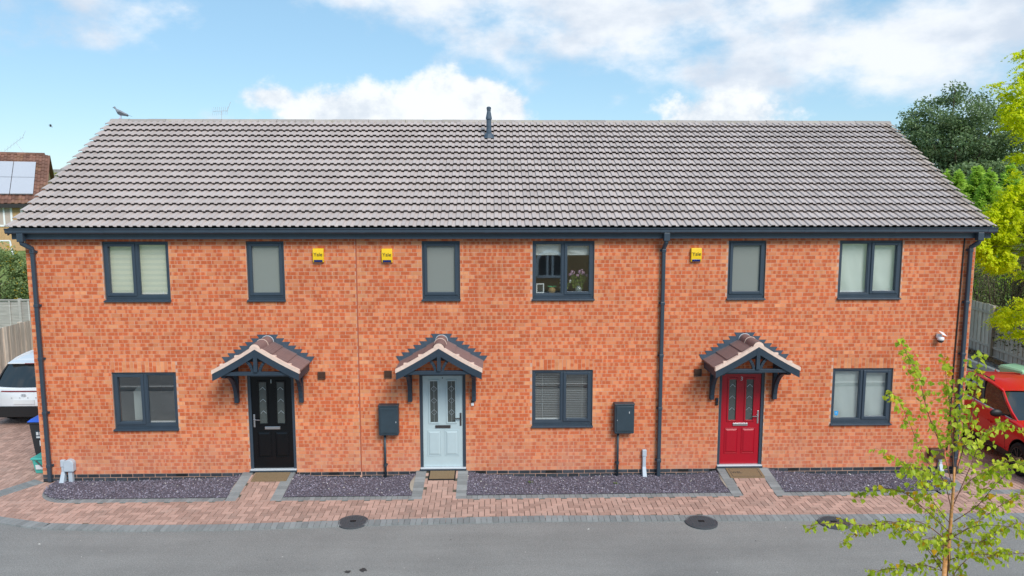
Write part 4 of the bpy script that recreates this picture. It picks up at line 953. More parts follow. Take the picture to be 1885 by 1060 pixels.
# ================================================================== cars
def car(name, label, loc, rz, paint, style):
    c = tag(empty(name, loc, rz), label, 'car')           # front towards local -Y
    Lh, W = 2.2, .925; AX = (-1.34, 1.36); WR_, AR = .345, .415
    n = 110; ys = [-Lh+2*Lh*i/n for i in range(n+1)]
    def hw(y): return W*(1-.20*abs(y/Lh)**7)*(1-.03*max(0, -y/Lh))
    def top(y):
        if y < -.95: t = (y+Lh)/(Lh-.95); return .74+.31*(t**.42)
        if y > 2.0: return 1.05-(y-2.0)*.2
        return 1.05+.02*math.sin((y+.95)*1.0)
    def low(y):
        z = .24+.10*max(0, abs(y)-1.9)/.3
        return z
    def arch(y):
        for a in AX:
            if abs(y-a) < AR: return .345+math.sqrt(AR*AR-(y-a)**2)
        return 0
    rows = []; K = 13
    for y in ys:
        zl, zt, w_ = low(y), top(y), hw(y); za = max(zl, arch(y)); row = []
        for k in range(K):
            t = k/(K-1); z = za+(zt-.05-za)*t; q = (z-.24)/(zt-.24)
            bulge = 1-.055*(1-min(1, q/.35))**2-.07*max(0, q-.62)**1.3*2+.008*math.exp(-((q-.72)/.05)**2)
            row.append((w_*bulge, z))
        xs_ = row[-1][0]; row += [(xs_-.022, zt-.018), (xs_-.07, zt), (xs_*.45, zt+.03*(y < -.9)), (0, zt+.038*(y < -.9))]
        rows.append([(x, y, z) for x, z in row])
    vs_ = []; fs = []; m_ = len(rows[0]); M2 = 2*m_-1
    for r in rows: vs_ += r+[(-x, y, z) for x, y, z in r[-2::-1]]
    for i in range(n):
        for k in range(M2-1): a = i*M2+k; fs.append((a, a+1, a+M2+1, a+M2))
    fs += [tuple(range(M2-1, -1, -1)), tuple(n*M2+k for k in range(M2))]
    body = MB().add(vs_, fs).build('body', paint, c, smooth=True)
    # dark cladding along sills and bumpers
    cl = MB()
    for s in (-1, 1):
        pr = None
        for y in ys:
            za = max(low(y), arch(y)); zb = max(.37 if abs(y) < 1.9 else .50, za+.055) if abs(y) < 2.18 else .5; w_ = hw(y)*.962+.02
            cur = [(s*w_, y, za-.01), (s*(w_+.012), y, (za+zb)/2), (s*w_, y, zb)]
            if pr: cl.add(pr+cur, [(0, 3, 4, 1), (1, 4, 5, 2)] if s < 0 else [(0, 1, 4, 3), (1, 2, 5, 4)])
            pr = cur
    for ye in (-Lh-.012, Lh+.012):
        for i in range(10):
            x0, x1 = -.73+1.46*i/10, -.73+1.46*(i+1)/10; cl.quad((x0, ye, .28), (x1, ye, .28), (x1, ye, .55), (x0, ye, .55))
        for s in (-1, 1): cl.quad((s*.73, ye, .28), (s*.91, ye*.955, .28), (s*.92, ye*.955, .55), (s*.73, ye, .55))
    cl.build('cladding', 'black_plastic', c, smooth=True)
    # greenhouse: belt and roof curves
    def P2(s): # s 0 front .. 1 rear
        yb = -.98+(2.12+.98)*s; yt = (-.22 if style == 'white' else -.02)+(1.72+(.22 if style == 'white' else .02))*s
        zb = top(yb)-.015; zr = (1.50 if style == 'white' else 1.40)+.13*math.sin(math.pi*min(1, .12+s*.8))-(.02 if s > .9 else 0)
        xb = hw(yb)*(.90 if .03 < s < .97 else .86); xt = .63-.04*abs(s-.45)
        return yb, yt, zb, zr, xb, xt
    S_ = [i/30 for i in range(31)]
    def ring(s):
        yb, yt, zb, zr, xb, xt = P2(s); return [(xb, yb, zb), (xb*.75+xt*.25+.025, yb*.72+yt*.28, zb*.72+zr*.28), (xb*.35+xt*.65+.03, yb*.36+yt*.64, zb*.36+zr*.64), (xt, yt, zr)]
    for s in (-1, 1):
        gl = MB()
        for i in range(30):
            a = [(s*x, y, z) for x, y, z in ring(S_[i])]; b_ = [(s*x, y, z) for x, y, z in ring(S_[i+1])]
            for k in range(3): gl.quad(*((a[k], a[k+1], b_[k+1], b_[k]) if s < 0 else (a[k], b_[k], b_[k+1], a[k+1])))
        gl.build('side_glass', 'car_glass', c, smooth=True)
    for nm, s, bow in (('windscreen', 0, -.10), ('rear_window', 1, .06)):
        g_ = MB(); rr = ring(s); nx = 12; grid = []
        for k in range(4):
            x0, y0, z0 = rr[k]; grid.append([(x0*(1-2*i/nx), y0+bow*(1-(1-2*i/nx)**2), z0+.03*(1-(1-2*i/nx)**2)*(k == 3)) for i in range(nx+1)])
        vs_ = [p for r in grid for p in r]; fs = [(k*(nx+1)+i, k*(nx+1)+i+1, (k+1)*(nx+1)+i+1, (k+1)*(nx+1)+i) for k in range(3) for i in range(nx)]
        g_.add(vs_, fs if s else [f[::-1] for f in fs]).build(nm, 'car_glass', c, smooth=True)
    rf = MB(); vs_ = []; nx = 12
    for i, s in enumerate(S_):
        yb, yt, zb, zr, xb, xt = P2(s); bow = (-.10 if s == 0 else .06 if s == 1 else 0)
        for k in range(nx+1): q = 1-2*k/nx; e = 1-abs(q)**3; vs_.append(((xt+.02)*q, yt+(bow*(1-q*q)), zr+.012+.035*e))
    fs = [(i*(nx+1)+k, i*(nx+1)+k+1, (i+1)*(nx+1)+k+1, (i+1)*(nx+1)+k) for i in range(30) for k in range(nx)]
    rf.add(vs_, [f[::-1] for f in fs]).build('roof', paint, c, smooth=True)
    for s in (-1, 1):
        for nm, sc_, mt, wd in (('a_pillar', .0, paint, .055), ('b_pillar', .42, 'black_plastic', .07), ('c_pillar', .72, 'black_plastic', .06), ('d_pillar', .95, paint if style == 'red' else 'black_plastic', .16)):
            p = MB(); rr = [Vector((s*x*1.008, y, z)) for x, y, z in ring(sc_)]
            for k in range(3): p.obox(rr[k], rr[k+1]+(rr[k+1]-rr[k])*.05, wd, .03, up=(s, 0, .2))
            p.build(nm, mt, c)
        rail = MB(); pr = [Vector((s*(P2(q)[5]+.012), P2(q)[1], P2(q)[3]+.02)) for q in [i/12 for i in range(13)]]; rail.tube(pr, .028, 6); rail.build('roof_edge', paint, c, smooth=True)
        if style == 'red': MB().tube([p+Vector((-s*.04, 0, .055)) for p in pr[3:11]], .014, 6).build('roof_rail', 'black_plastic', c)
        bl = MB(); bl.tube([Vector((s*ring(q)[0][0]*1.01, ring(q)[0][1], ring(q)[0][2]+.012)) for q in [i/20 for i in range(21)]], .014, 6); bl.build('belt_trim', 'chrome' if style == 'red' else 'black_plastic', c)
        # mirrors
        mi = part('wing_mirror', c); MB().lathe([(.02, -.06), (.075, -.045), (.085, 0), (.075, .03), (.0, .035)], (0, 0, 0), 14, axis='y').build('shell', paint if style == 'white' else 'black_plastic', mi, smooth=True)
        MB().obox((0, .0, 0), (-s*.14, .03, -.05), .04, .05).build('stalk', 'black_plastic', mi); mi.location = (s*1.01, -.55, 1.10); mi.scale = (1.5, .9, 1)
        for a in AX:
            wl = part('wheel', c); wl.location = (s*.83, a, WR_)
            MB().lathe([(.235, -s*.11), (.32, -s*.11), (.345, -s*.07), (.345, s*.06), (.325, s*.10), (.245, s*.105), (.235, s*.08)], (0, 0, 0), 32, axis='x').build('tyre', 'tyre', wl, smooth=True)
            MB().lathe([(.24, s*.02), (.24, s*.03), (.02, s*.035)], (0, 0, 0), 24, axis='x').build('brake_disc', 'black_plastic', wl)
            rm = MB()
            for k in range(5):
                for da in (-.16, .16):
                    a0 = k*1.2566+da*.55; a1 = k*1.2566+da*1.5; rm.obox((s*.082, .03*math.cos(a0), .03*math.sin(a0)), (s*.095, .238*math.cos(a1), .238*math.sin(a1)), .028, .03, up=(1, 0, 0))
            rm.lathe([(.05, s*.06), (.055, s*.095), (.03, s*.10)], (0, 0, 0), 16, axis='x'); rm.build('rim', 'alloy_dark', wl)
            rr = MB(); rr.tube([(s*.095, .24*math.cos(q*.1963), .24*math.sin(q*.1963)) for q in range(33)], .012, 6, cap=False); rr.build('rim_flange', 'alloy_dark', wl, smooth=True)
        MB().obox((s*.945, -.25, .80), (s*.945, -.05, .80), .02, .025).build('door_handle', paint, c); MB().obox((s*.945, .72, .82), (s*.945, .92, .82), .02, .025).build('door_handle', paint, c)
        for yv in (-.78, .36, 1.2):
            q = MB(); q.tube([(s*hw(yv)*(1-.055*(1-min(1, ((z-.24)/.8)/.35))**2)*1.0006, yv+(z-.8)*.05, z) for z in (.4, .6, .8, .95)], .006, 5); q.build('door_seam', 'black_plastic', c)
    for s in (-1, 1):
        MB().add([(s*.55, -2.17, .72), (s*.86, -1.98, .74), (s*.87, -1.93, .86), (s*.58, -2.12, .83)], [(0, 1, 2, 3) if s > 0 else (3, 2, 1, 0)]).build('headlight', 'vase_glass', c)
        MB().box(*sorted((s*.62, s*.82)), 2.10, 2.19, .58, .64).build('reverse_light', 'tail_red', c, bevel=.01)
    mb = MB(); n2 = 20
    for i in range(n2):
        q0, q1 = -1+2*i/n2, -1+2*(i+1)/n2; f = lambda q: (q*.885, 2.212-.10*abs(q)**5, .93); a, b_ = f(q0), f(q1); mb.quad((a[0], a[1], .915), (b_[0], b_[1], .915), (b_[0], b_[1]-.004, .945), (a[0], a[1]-.004, .945))
    mb.build('light_bar', 'tail_red', c)
    MB().box(-.26, .26, 2.205, 2.222, .60, .71).build('number_plate', 'frame_white', c)
    e = MB(); e.tube([(.06*math.cos(k*.3142), 2.214, .83+.03*math.sin(k*.3142)) for k in range(21)], .006, 6); e.obox((-.022, 2.214, .812), (-.034, 2.214, .848), .008, .008).obox((.034, 2.214, .812), (.022, 2.214, .848), .008, .008).obox((-.028, 2.214, .828), (.028, 2.214, .834), .008, .008); e.build('emblem', 'lead_edge', c)
    for x in (-.3, -.1, .1, .3): MB().box(x-.014, x+.014, 2.207, 2.214, .755, .775).build('badge_letter', 'lead_edge', c)
    dz = 0 if style == 'white' else -.10
    sp = MB(); sp.add([(x, y, z+dz) for x, y, z in [(-.60, 1.62, 1.60), (.60, 1.62, 1.60), (.56, 1.86, 1.575), (-.56, 1.86, 1.575), (-.60, 1.62, 1.56), (.60, 1.62, 1.56), (.56, 1.86, 1.55), (-.56, 1.86, 1.55)]], [(0, 1, 2, 3), (7, 6, 5, 4), (2, 1, 5, 6), (3, 2, 6, 7), (0, 3, 7, 4)]); sp.build('spoiler', paint, c, bevel=.01)
    MB().box(-.12, .12, 1.862, 1.87, 1.552+dz, 1.572+dz).build('brake_light', 'tail_red', c)
    MB().box(-.85, .85, -2.0, 2.0, .2, .32).build('underbody', 'black_plastic', c)
    MB().add([(0, 1.45, 1.64+dz), (.02, 1.62, 1.70+dz), (0, 1.62, 1.64+dz)], [(0, 1, 2), (2, 1, 0)]).build('aerial_fin', paint, c)
    return c
car('parked_car', 'white hatchback SUV parked facing away on the left driveway', (-2.32, 5.85, 0), math.pi, 'white_paint', 'white').scale = (1, 1, 1)
hh = R_(-8)
car('parked_car', 'red SUV with dark wheels parked beside the right gable', (21.2-1.34*math.sin(hh)+.0, -.3+1.34*math.cos(hh), 0), hh, 'red_paint', 'red')

# ================================================================== bins
def bin_(loc, rz, label, body, lid, sc_=1.0, stk=True):
    b_ = tag(empty('wheelie_bin', loc, rz), label, 'bin')
    MB().add([(-.22, -.27, .05), (.22, -.27, .05), (.22, .27, .05), (-.22, .27, .05), (-.285, -.35, .98), (.285, -.35, .98), (.285, .36, .98), (-.285, .36, .98)], [(0, 3, 2, 1), (0, 1, 5, 4), (2, 3, 7, 6), (1, 2, 6, 5), (3, 0, 4, 7)]).build('body', body, b_, bevel=.02)
    MB().box(-.305, .305, -.375, .375, .955, .995).build('rim', body, b_, bevel=.012)
    MB().add([(-.31, -.39, .998), (.31, -.39, .998), (.31, .37, .998), (-.31, .37, .998), (-.26, -.31, 1.05), (.26, -.31, 1.05), (.27, .33, 1.07), (-.27, .33, 1.07)], [(4, 5, 6, 7), (0, 1, 5, 4), (2, 3, 7, 6), (1, 2, 6, 5), (3, 0, 4, 7), (0, 3, 2, 1)]).build('lid', lid, b_, bevel=.015)
    MB().tube([(-.24, .41, 1.0), (.24, .41, 1.0)], .016).build('handle', body, b_)
    for s in (-1, 1): MB().lathe([(.1, -.03), (.1, .03)], (s*.25, .26, .1), 16, axis='x').build('wheel', 'rubber', b_)
    if stk:
        MB().box(-.17, .14, -.335, -.3285, .62, .80).build('printed_panel', 'meter_box', b_)
        for k in range(4): MB().box(-.15+k*.07, -.10+k*.07, -.3375, -.3355, .70, .77).build('pictogram', 'paper', b_)
        MB().box(-.15, .1, -.3375, -.3355, .64, .675).build('pictogram', 'paper', b_); MB().box(-.10, .08, -.322, -.310, .46, .58).build('address_label', 'paper', b_)
    return b_
bin_((-.17, 1.17, 0), R_(0), 'dark wheelie bin with a bright blue lid beside the left gable', 'bin_grey', 'bin_blue')
bb = tag(empty('recycling_box', (.02, .58, 0)), 'small teal recycling box standing in front of the wheelie bin', 'bin')
MB().add([(-.17, -.13, 0), (.19, -.13, 0), (.19, .15, 0), (-.17, .15, 0), (-.21, -.17, .31), (.23, -.17, .31), (.23, .19, .31), (-.21, .19, .31)], [(0, 3, 2, 1), (0, 1, 5, 4), (2, 3, 7, 6), (1, 2, 6, 5), (3, 0, 4, 7)]).build('body', 'teal_plastic', bb, bevel=.015)
MB().box(-.23, .25, -.19, .21, .30, .35).build('lid', 'teal_plastic', bb, bevel=.015); MB().add([(-.14, -.166, .10), (.04, -.166, .10), (.04, -.172, .2), (-.14, -.172, .2)], [(0, 1, 2, 3)]).build('label_panel', 'paper', bb)
MB().tube([(-.12, -.18, .30), (-.02, -.19, .2), (.1, -.18, .1)], .012, 6).build('handle_strap', 'black_plastic', bb)
p = gnd(1880, 697, 1.05); q = gnd(1880, 700, 1.02)
bin_((24.25, 5.4, -.06), R_(15), 'pale green topped bin standing beyond the red car', 'mint_plastic', 'mint_plastic', 1, False)

# ================================================================== fences
def board_fence(name, label, p0, p1, h, bw, mat, z0=0, rails=True, lie=0):
    f = tag(empty(name, (*p0, z0)), label, 'fence'); d = Vector((p1[0]-p0[0], p1[1]-p0[1], 0)); ln = d.length; d.normalize(); n_ = Vector((-d.y, d.x, 0)); k = int(ln/bw); a = math.atan2(d.y, d.x)
    ms = []
    for q in range(6):
        mb = MB(); mb.box(0, bw*1.12, -.009, .009, .03, h, rc()); ms.append(mb.mesh('board', mat))
    for i in range(k):
        p = d*(i*bw)+n_*(.008 if i % 2 else -.008); link('board', ms[rnd.randrange(6)], f, (p.x, p.y, rnd.uniform(-.012, .012)), (0, R_(rnd.uniform(-.5, .5)), a+R_(rnd.uniform(-3, 3))))
    for z in (.35, h-.3): MB().obox(Vector((0, 0, z))+n_*.04, d*ln+n_*.04+Vector((0, 0, z)), .04, .08, c=rc()).build('rail', mat, f)
    i = 0
    while i*2.4 < ln: MB().box(-.05, .05, -.05, .05, 0, h+.02, rc()).build('post', mat, f).location = d*(i*2.4)+n_*.09; i += 1
    return f
board_fence('board_fence', 'weathered vertical board fence behind the white car', (-5.55, 6.4), (-5.35, 12.6), 1.82, .125, 'weathered_fence')
pf = tag(empty('panel_fence', (-14, 13.2, 0)), 'grey horizontal lap panel fence below the round bush at far left', 'fence')
for i in range(7):
    MB().box(i*1.9-.05, i*1.9+.05, -.06, .04, 0, 2.0, rc()).build('post', 'grey_fence', pf)
    ms = MB(); ms.add([(0, 0, 0), (1.8, 0, 0), (1.8, -.022, .11), (0, -.022, .11), (0, .01, .11), (1.8, .01, .11)], [(0, 1, 2, 3), (3, 2, 5, 4)][::1], rc()); me = ms.mesh('slat', 'grey_fence')
    for k in range(17): link('slat', me, pf, (i*1.9+.05, .02, .14+k*.105), (0, R_(rnd.uniform(-.3, .3)), 0))
    for k in range(3): MB().box(i*1.9+.3+k*.6, i*1.9+.34+k*.6, -.04, -.02, .1, 1.95, rc()).build('batten', 'grey_fence', pf)
    MB().box(i*1.9+.05, i*1.9+1.85, -.05, .03, 1.93, 1.97, rc()).build('capping', 'grey_fence', pf)
board_fence('board_fence', 'tall weathered board fence running along the right footpath', (26.9, 6.5), (28.4, 17.0), 1.86, .14, 'weathered_fence')
# right-hand footway, kerb wall and leaf litter
mbk = MB(); mbk.add([(25.35, 5, .01), (26.95, 5, .01), (28.4, 18, .01), (26.5, 18, .01)], [(0, 1, 2, 3)]); tag(mbk.build('footpath', 'footway'), kind='structure')
kw = MB(); kw.obox((25.4, 4.5, .09), (26.35, 16, .09), .16, .22); kw.v = [tuple(v) for v in kw.v]; tag(kw.build('kerb_edging', 'kerb'), kind='structure')
ll = MB()
for i in range(2600):
    t = rnd.random(); y = 5+12*t; x = 26.95-.21+.142*(y-6.5)-abs(rnd.gauss(0, .28)); a = rnd.uniform(0, 6.28); s = rnd.uniform(.025, .055); z = .018+rnd.random()*.02
    ll.add([(x+math.cos(a)*s, y+math.sin(a)*s, z), (x-math.sin(a)*s*.6, y+math.cos(a)*s*.6, z+rnd.uniform(0, .03)), (x-math.cos(a)*s, y-math.sin(a)*s, z), (x+math.sin(a)*s*.6, y-math.cos(a)*s*.6, z+rnd.uniform(0, .03))], [(0, 1, 2, 3)], rc())
tag(ll.build('leaf_litter', 'leaf_litter'), 'brown fallen leaves along the foot of the right fence', 'leaves', kind='stuff')

# ================================================================== far houses
def far_house(name, label, x0, x1, y0, dep, zg, ze, zr, wallm, tilem, wins, solar=None, rows=14, rz=0):
    h = tag(empty(name, (x1, y0, zg), rz), label, 'house'); ox, oy, oz = x1, y0, zg; xa, xb = x0-ox, x1-ox; ze -= oz; zr -= oz; yr = dep/2
    MB().add([(xa, 0, 0), (xb, 0, 0), (xb, dep, 0), (xa, dep, 0), (xa, 0, ze), (xb, 0, ze), (xb, dep, ze), (xa, dep, ze), (xa, yr, zr-.1), (xb, yr, zr-.1)], [(0, 1, 5, 4), (2, 3, 7, 6), (1, 2, 6, 9, 5), (3, 0, 4, 8, 7)]).build('wall', wallm, h)
    rf = part('roof', h); sv = Vector((0, yr+.3, zr-ze)); ln = sv.length; sv.normalize(); nv = Vector((0, -sv.z, sv.y)); st = MB(); gg = ln/rows; tw = .3
    nx = int((xb-xa+.4)/tw)
    for r in range(rows):
        for i in range(nx):
            p = Vector((xa-.2+i*tw, -.3, ze))+sv*(r*gg); c = rc(); vs_ = []
            for s_, l in ((0, .03), (gg, 0)):
                for px, pz in ((0, 0), (.06, .045), (.15, .05), (.2, .005), (tw, 0)): vs_.append(p+Vector((px, 0, 0))+sv*s_+nv*(l+pz))
            for px, pz in ((0, 0), (.06, .045), (.15, .05), (.2, .005), (tw, 0)): vs_.append(p+Vector((px, 0, 0))+nv*(pz-.01))
            st.add(vs_, [(k, k+1, k+6, k+5) for k in range(4)]+[(10+k, 11+k, k+1, k) for k in range(4)], c)
    tag(st.build('tile_courses', tilem, rf), kind='stuff')
    MB().add([(xa-.2, -.3, ze-.02), (xb+.2, -.3, ze-.02), (xb+.2, yr, zr-.02), (xa-.2, yr, zr-.02), (xa-.2, dep+.3, ze-.02), (xb+.2, dep+.3, ze-.02)], [(0, 1, 2, 3), (3, 2, 5, 4)]).build('rear_slope', tilem, rf)
    for k in range(int((xb-xa+.4)/.45)): MB().lathe([(.12, 0), (.12, .44)], (xa-.2+k*.45, yr, zr), 8, axis='x', c=rc()).build('ridge_tile', tilem, rf)
    MB().box(xa-.2, xb+.2, -.36, -.30, ze-.2, ze).build('fascia', 'deck', h)
    for (wx, wz, ww, wh) in wins:
        wn = part('window', h); wx -= ox; wz -= oz
        MB().box(wx, wx+ww, -.02, .05, wz, wz+wh).build('pane', 'curtain', wn); fr = MB(); t = .07
        fr.box(wx-t, wx+t*.3, -.05, .03, wz-t, wz+wh+t).box(wx+ww-t*.3, wx+ww+t, -.05, .03, wz-t, wz+wh+t).box(wx, wx+ww, -.05, .03, wz-t, wz+t*.3).box(wx, wx+ww, -.05, .03, wz+wh-t*.3, wz+wh+t).box(wx+ww*.55, wx+ww*.55+.08, -.05, .03, wz, wz+wh); fr.build('frame', 'frame_white', wn)
    if solar:
        for (s0, r0) in solar:
            p = Vector((s0-ox, -.3, ze))+sv*r0+nv*.16; a, b_ = Vector((1.0, 0, 0))*1.02, sv*1.62; mb = MB(); mb.add([p, p+a, p+a+b_, p+b_, p-nv*.05, p+a-nv*.05, p+a+b_-nv*.05, p+b_-nv*.05], [(0, 1, 2, 3), (4, 5, 1, 0), (5, 6, 2, 1), (7, 4, 0, 3), (6, 7, 3, 2)]); mb.build('solar_panel', 'solar', h)
    return h
far_house('brick_house', 'tan brick house with brown roof and solar panels at far left', -30, -14.4, 25.3, 8, 2.6, 5.45, 8.2, 'tan_brick', 'brown_tile', [(-16.6, 4.35, .75, .95), (-15.35, 4.35, 1.0, .95)], [(-19.0+1.05*i, r0) for i in range(4) for r0 in (.75, 2.42)], rz=R_(26))
far_house('brick_house', 'distant house with a pale grey tiled roof between the left roofs', -33, -27.2, 52, 9, 2, 5.6, 8.35, 'tan_brick', 'grey_tile', [], rows=10)
bk = MB(); bk.add([(-60, 15, -.05), (-6, 15, -.05), (-6, 24, 3.0), (-60, 24, 3.0), (-6, 60, 3.2), (-60, 60, 3.2)], [(0, 1, 2, 3), (3, 2, 4, 5)]); tag(bk.build('grass_bank', 'grass'), kind='structure')
gp_ = tag(empty('goal_frame', at(0, 452, 22)), 'thin white metal frame on the lawn at the left edge', 'goal frame'); a, b_, c_ = [at(u, v, 22)-at(0, 452, 22) for u, v in ((-30, 444), (18, 443), (23, 457))]
MB().tube([a, b_], .04, 6).build('crossbar', 'frame_white', gp_); MB().tube([b_, c_+Vector((0, 0, -.3))], .04, 6).build('upright', 'frame_white', gp_)
def aerial(base, top, arms, label):
    a = tag(empty('tv_aerial', base), label, 'aerial'); b_, t = Vector(base), Vector(top); MB().tube([(0, 0, 0), t-b_], .010, 6).build('mast', 'lead_edge', a); d = Vector(arms[0]); n = arms[1]
    MB().tube([t-b_-d*.6, t-b_+d*.4], .008, 5).build('boom', 'lead_edge', a)
    for i in range(n): p = t-b_-d*.6+d*(i/(n-1)); MB().tube([p+Vector((-.02, 0, -.14)), p+Vector((.02, 0, .14))], .006, 5).build('element', 'lead_edge', a)
    MB().tube([t-b_+d*.35+Vector((0, 0, -.05)), t-b_+d*.45+Vector((.1, 0, .3))], .008, 5).build('reflector', 'lead_edge', a)
aerial(tuple(at(408, 235, 12)), tuple(at(408, 204, 12)), ((.5, 0, .02), 8), 'thin television aerial showing above the left part of the ridge')
aerial(tuple(at(45, 283, 29)), tuple(at(29, 262, 29)), ((1.1, 0, .8), 7), 'slanted television aerial on the solar panel house')

# ================================================================== birds
def bird(name, label, loc, rz, sc_, fly=False):
    b_ = tag(empty(name, loc, rz), label, 'bird'); b_.scale = (sc_,)*3
    prof_ = [(-.175, .075, .008, .03), (-.12, .095, .022, .035), (-.06, .115, .05, .05), (0, .135, .065, .062), (.05, .155, .06, .06), (.085, .195, .035, .038), (.10, .225, .028, .03), (.115, .25, .03, .03), (.135, .255, .024, .024), (.15, .252, .008, .008), (.175, .246, .003, .003)]
    mb = MB(); n = 12; vs_ = []
    for x, z, ry, rz_ in prof_:
        for k in range(n): a = 6.283*k/n; vs_.append((x, ry*math.cos(a), z+rz_*math.sin(a)))
    mb.add(vs_, [(i*n+k, i*n+(k+1) % n, (i+1)*n+(k+1) % n, (i+1)*n+k) for i in range(len(prof_)-1) for k in range(n)]+[tuple(range(n-1, -1, -1)), tuple((len(prof_)-1)*n+k for k in range(n))]); mb.build('body', 'pigeon', b_, smooth=True)
    MB().add([(-.13, -.035, .10), (-.13, .035, .10), (-.27, .04, .045), (-.27, -.04, .045)], [(0, 1, 2, 3), (3, 2, 1, 0)]).build('tail', 'pigeon_dark', b_)
    for s in (-1, 1):
        if fly: MB().add([(.05, s*.05, .16), (-.06, s*.05, .15), (-.10, s*.32, .30), (.0, s*.30, .31)], [(0, 1, 2, 3), (3, 2, 1, 0)]).build('wing', 'pigeon_dark', b_)
        else:
            MB().add([(.05, s*.062, .15), (.0, s*.072, .10), (-.1, s*.055, .075), (-.2, s*.03, .07), (-.1, s*.05, .115), (-.02, s*.066, .16)], [(0, 1, 2, 3, 4, 5), (5, 4, 3, 2, 1, 0)]).build('wing', 'pigeon_dark', b_); MB().tube([(-.005, s*.025, .08), (.0, s*.027, 0), (.03, s*.027, 0)], .006, 5).build('leg', 'petal_pink', b_)
bird('pigeon', 'grey pigeon standing on the left end of the roof ridge', (at(222, 216, RY).x, RY, 7.655), R_(180), 1.05); bird('flying_bird', 'tiny dark bird flying in the blue sky at upper left', tuple(at(93, 235, 30)), R_(200), .62, True)
# ------------------------------------------------------------------ house across the road (seen mirrored in the glass)
oh = far_house('facing_house', 'brown brick house across the road seen mirrored in the upper middle window', -8, 14, 0, 8, 0, 5.0, 7.6, 'tan_brick', 'brown_tile', [(-5, 3.0, 1.3, 1.2), (-1, 3.0, 1.3, 1.2), (2.5, 3.0, 1.3, 1.2), (11, .9, 1.6, 1.2)], rz=math.pi)
oh.location = (3.0, -31, 0)
pa = at(1013, 505, 31); aw = tag(part('arched_window', oh)); aw.location = (oh.location.x-pa.x, 0, 0)
mb = MB(); n = 16; ow, zt = .82, 1.80
outer = [(-ow, .9), (-ow, zt)]+[(ow*math.cos(math.pi-math.pi*k/n), zt+.70*math.sin(math.pi*k/n)) for k in range(1, n)]+[(ow, zt), (ow, .9)]
for a, b_ in zip(outer, outer[1:]+outer[:1]): mb.obox((a[0], -.06, a[1]), (b_[0], -.06, b_[1]), .16, .12, up=(0, 1, 0))
mb.build('frame', 'frame_white', aw); MB().prism(outer, -.05, .02).build('pane', 'window_dark', aw); MB().box(-.2, -.08, -.1, -.05, .9, 2.2).build('mullion', 'frame_white', aw); MB().box(.12, .24, -.1, -.05, .9, 2.2).build('mullion', 'frame_white', aw)
# ================================================================== trees and plants
def rv(s=1.0): return Vector((rnd.gauss(0, s), rnd.gauss(0, s), rnd.gauss(0, s)))
def leafquad(mb, c, s, n=None, asp=.6, tone=None, flat=0):
    d = rv().normalized(); d.z *= (1-flat); d.normalize(); t = d.orthogonal().normalized(); t = (t*math.cos(rnd.uniform(0, 6.28))+d.cross(t)*math.sin(rnd.uniform(0, 6.28))).normalized()
    mb.add([c-d*s, c+t*s*asp, c+d*s, c-t*s*asp], [(0, 1, 2, 3)], (rnd.random() if tone is None else tone, rnd.random(), .5, 0))
def branchy(root, trunk, mat, limbs):
    mb = MB()
    for pts, r0, r1 in limbs: mb.tube(pts, [r0+(r1-r0)*i/(len(pts)-1) for i in range(len(pts))], 7)
    mb.build(trunk, mat, root, smooth=True)
def broadleaf(name, label, base, cen, rad, nclump, per, ls, lm, seed, cr=(.16, .30), shell=.5, group=None, gap=0.0):
    global rnd
    rnd = random.Random(seed); base = Vector(base); t = tag(empty(name, base), label, 'tree', group); mb = MB(); C = Vector(cen)-base; Rd = Vector(rad); limbs = [([(0, 0, 0), (C.x*.3, C.y*.3, C.z*.45), (C.x*.8, C.y*.8, C.z*.8), tuple(C)], Rd.x*.09, Rd.x*.03)]
    for i in range(nclump):
        d = rv().normalized(); k = rnd.uniform(shell, 1)**.6*(.93 if nclump > 150 else 1); p = C+Vector((d.x*Rd.x*k, d.y*Rd.y*k, d.z*Rd.z*k)); r = rnd.uniform(*cr)*Rd.x
        if rnd.random() < gap: continue
        if rnd.random() < (.6 if nclump < 100 else .1): limbs.append(([tuple(C*.75+Vector((0, 0, rnd.uniform(-.2, .2)*Rd.z))), tuple((C*.75+p)*.5+rv(.2)), tuple(p)], Rd.x*.022, Rd.x*.006))
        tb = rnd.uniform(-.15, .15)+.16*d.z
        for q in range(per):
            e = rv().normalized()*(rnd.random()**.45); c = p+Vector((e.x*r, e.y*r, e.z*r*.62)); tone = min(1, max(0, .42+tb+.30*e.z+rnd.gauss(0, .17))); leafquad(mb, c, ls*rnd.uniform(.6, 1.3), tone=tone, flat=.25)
    branchy(t, 'trunk', 'bark', limbs); mb.build('crown', lm, t); return t
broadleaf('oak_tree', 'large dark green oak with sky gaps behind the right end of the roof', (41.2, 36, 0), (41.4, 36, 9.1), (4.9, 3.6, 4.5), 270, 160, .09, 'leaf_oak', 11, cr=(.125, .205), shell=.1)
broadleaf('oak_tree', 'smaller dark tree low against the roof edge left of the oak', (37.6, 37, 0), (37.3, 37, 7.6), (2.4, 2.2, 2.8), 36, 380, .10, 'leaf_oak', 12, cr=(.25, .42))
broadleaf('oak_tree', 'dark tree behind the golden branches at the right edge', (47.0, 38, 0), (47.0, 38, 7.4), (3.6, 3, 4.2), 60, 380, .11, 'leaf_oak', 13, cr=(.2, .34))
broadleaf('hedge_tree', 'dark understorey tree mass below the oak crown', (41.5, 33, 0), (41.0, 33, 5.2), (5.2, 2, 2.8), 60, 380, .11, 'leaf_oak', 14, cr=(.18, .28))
broadleaf('garden_tree', 'bare twiggy tree top between the roofs at far left', (-27.2, 47, 2), (-27.0, 47, 7.0), (1.1, 1, 1.5), 14, 40, .1, 'leaf_bush', 15)
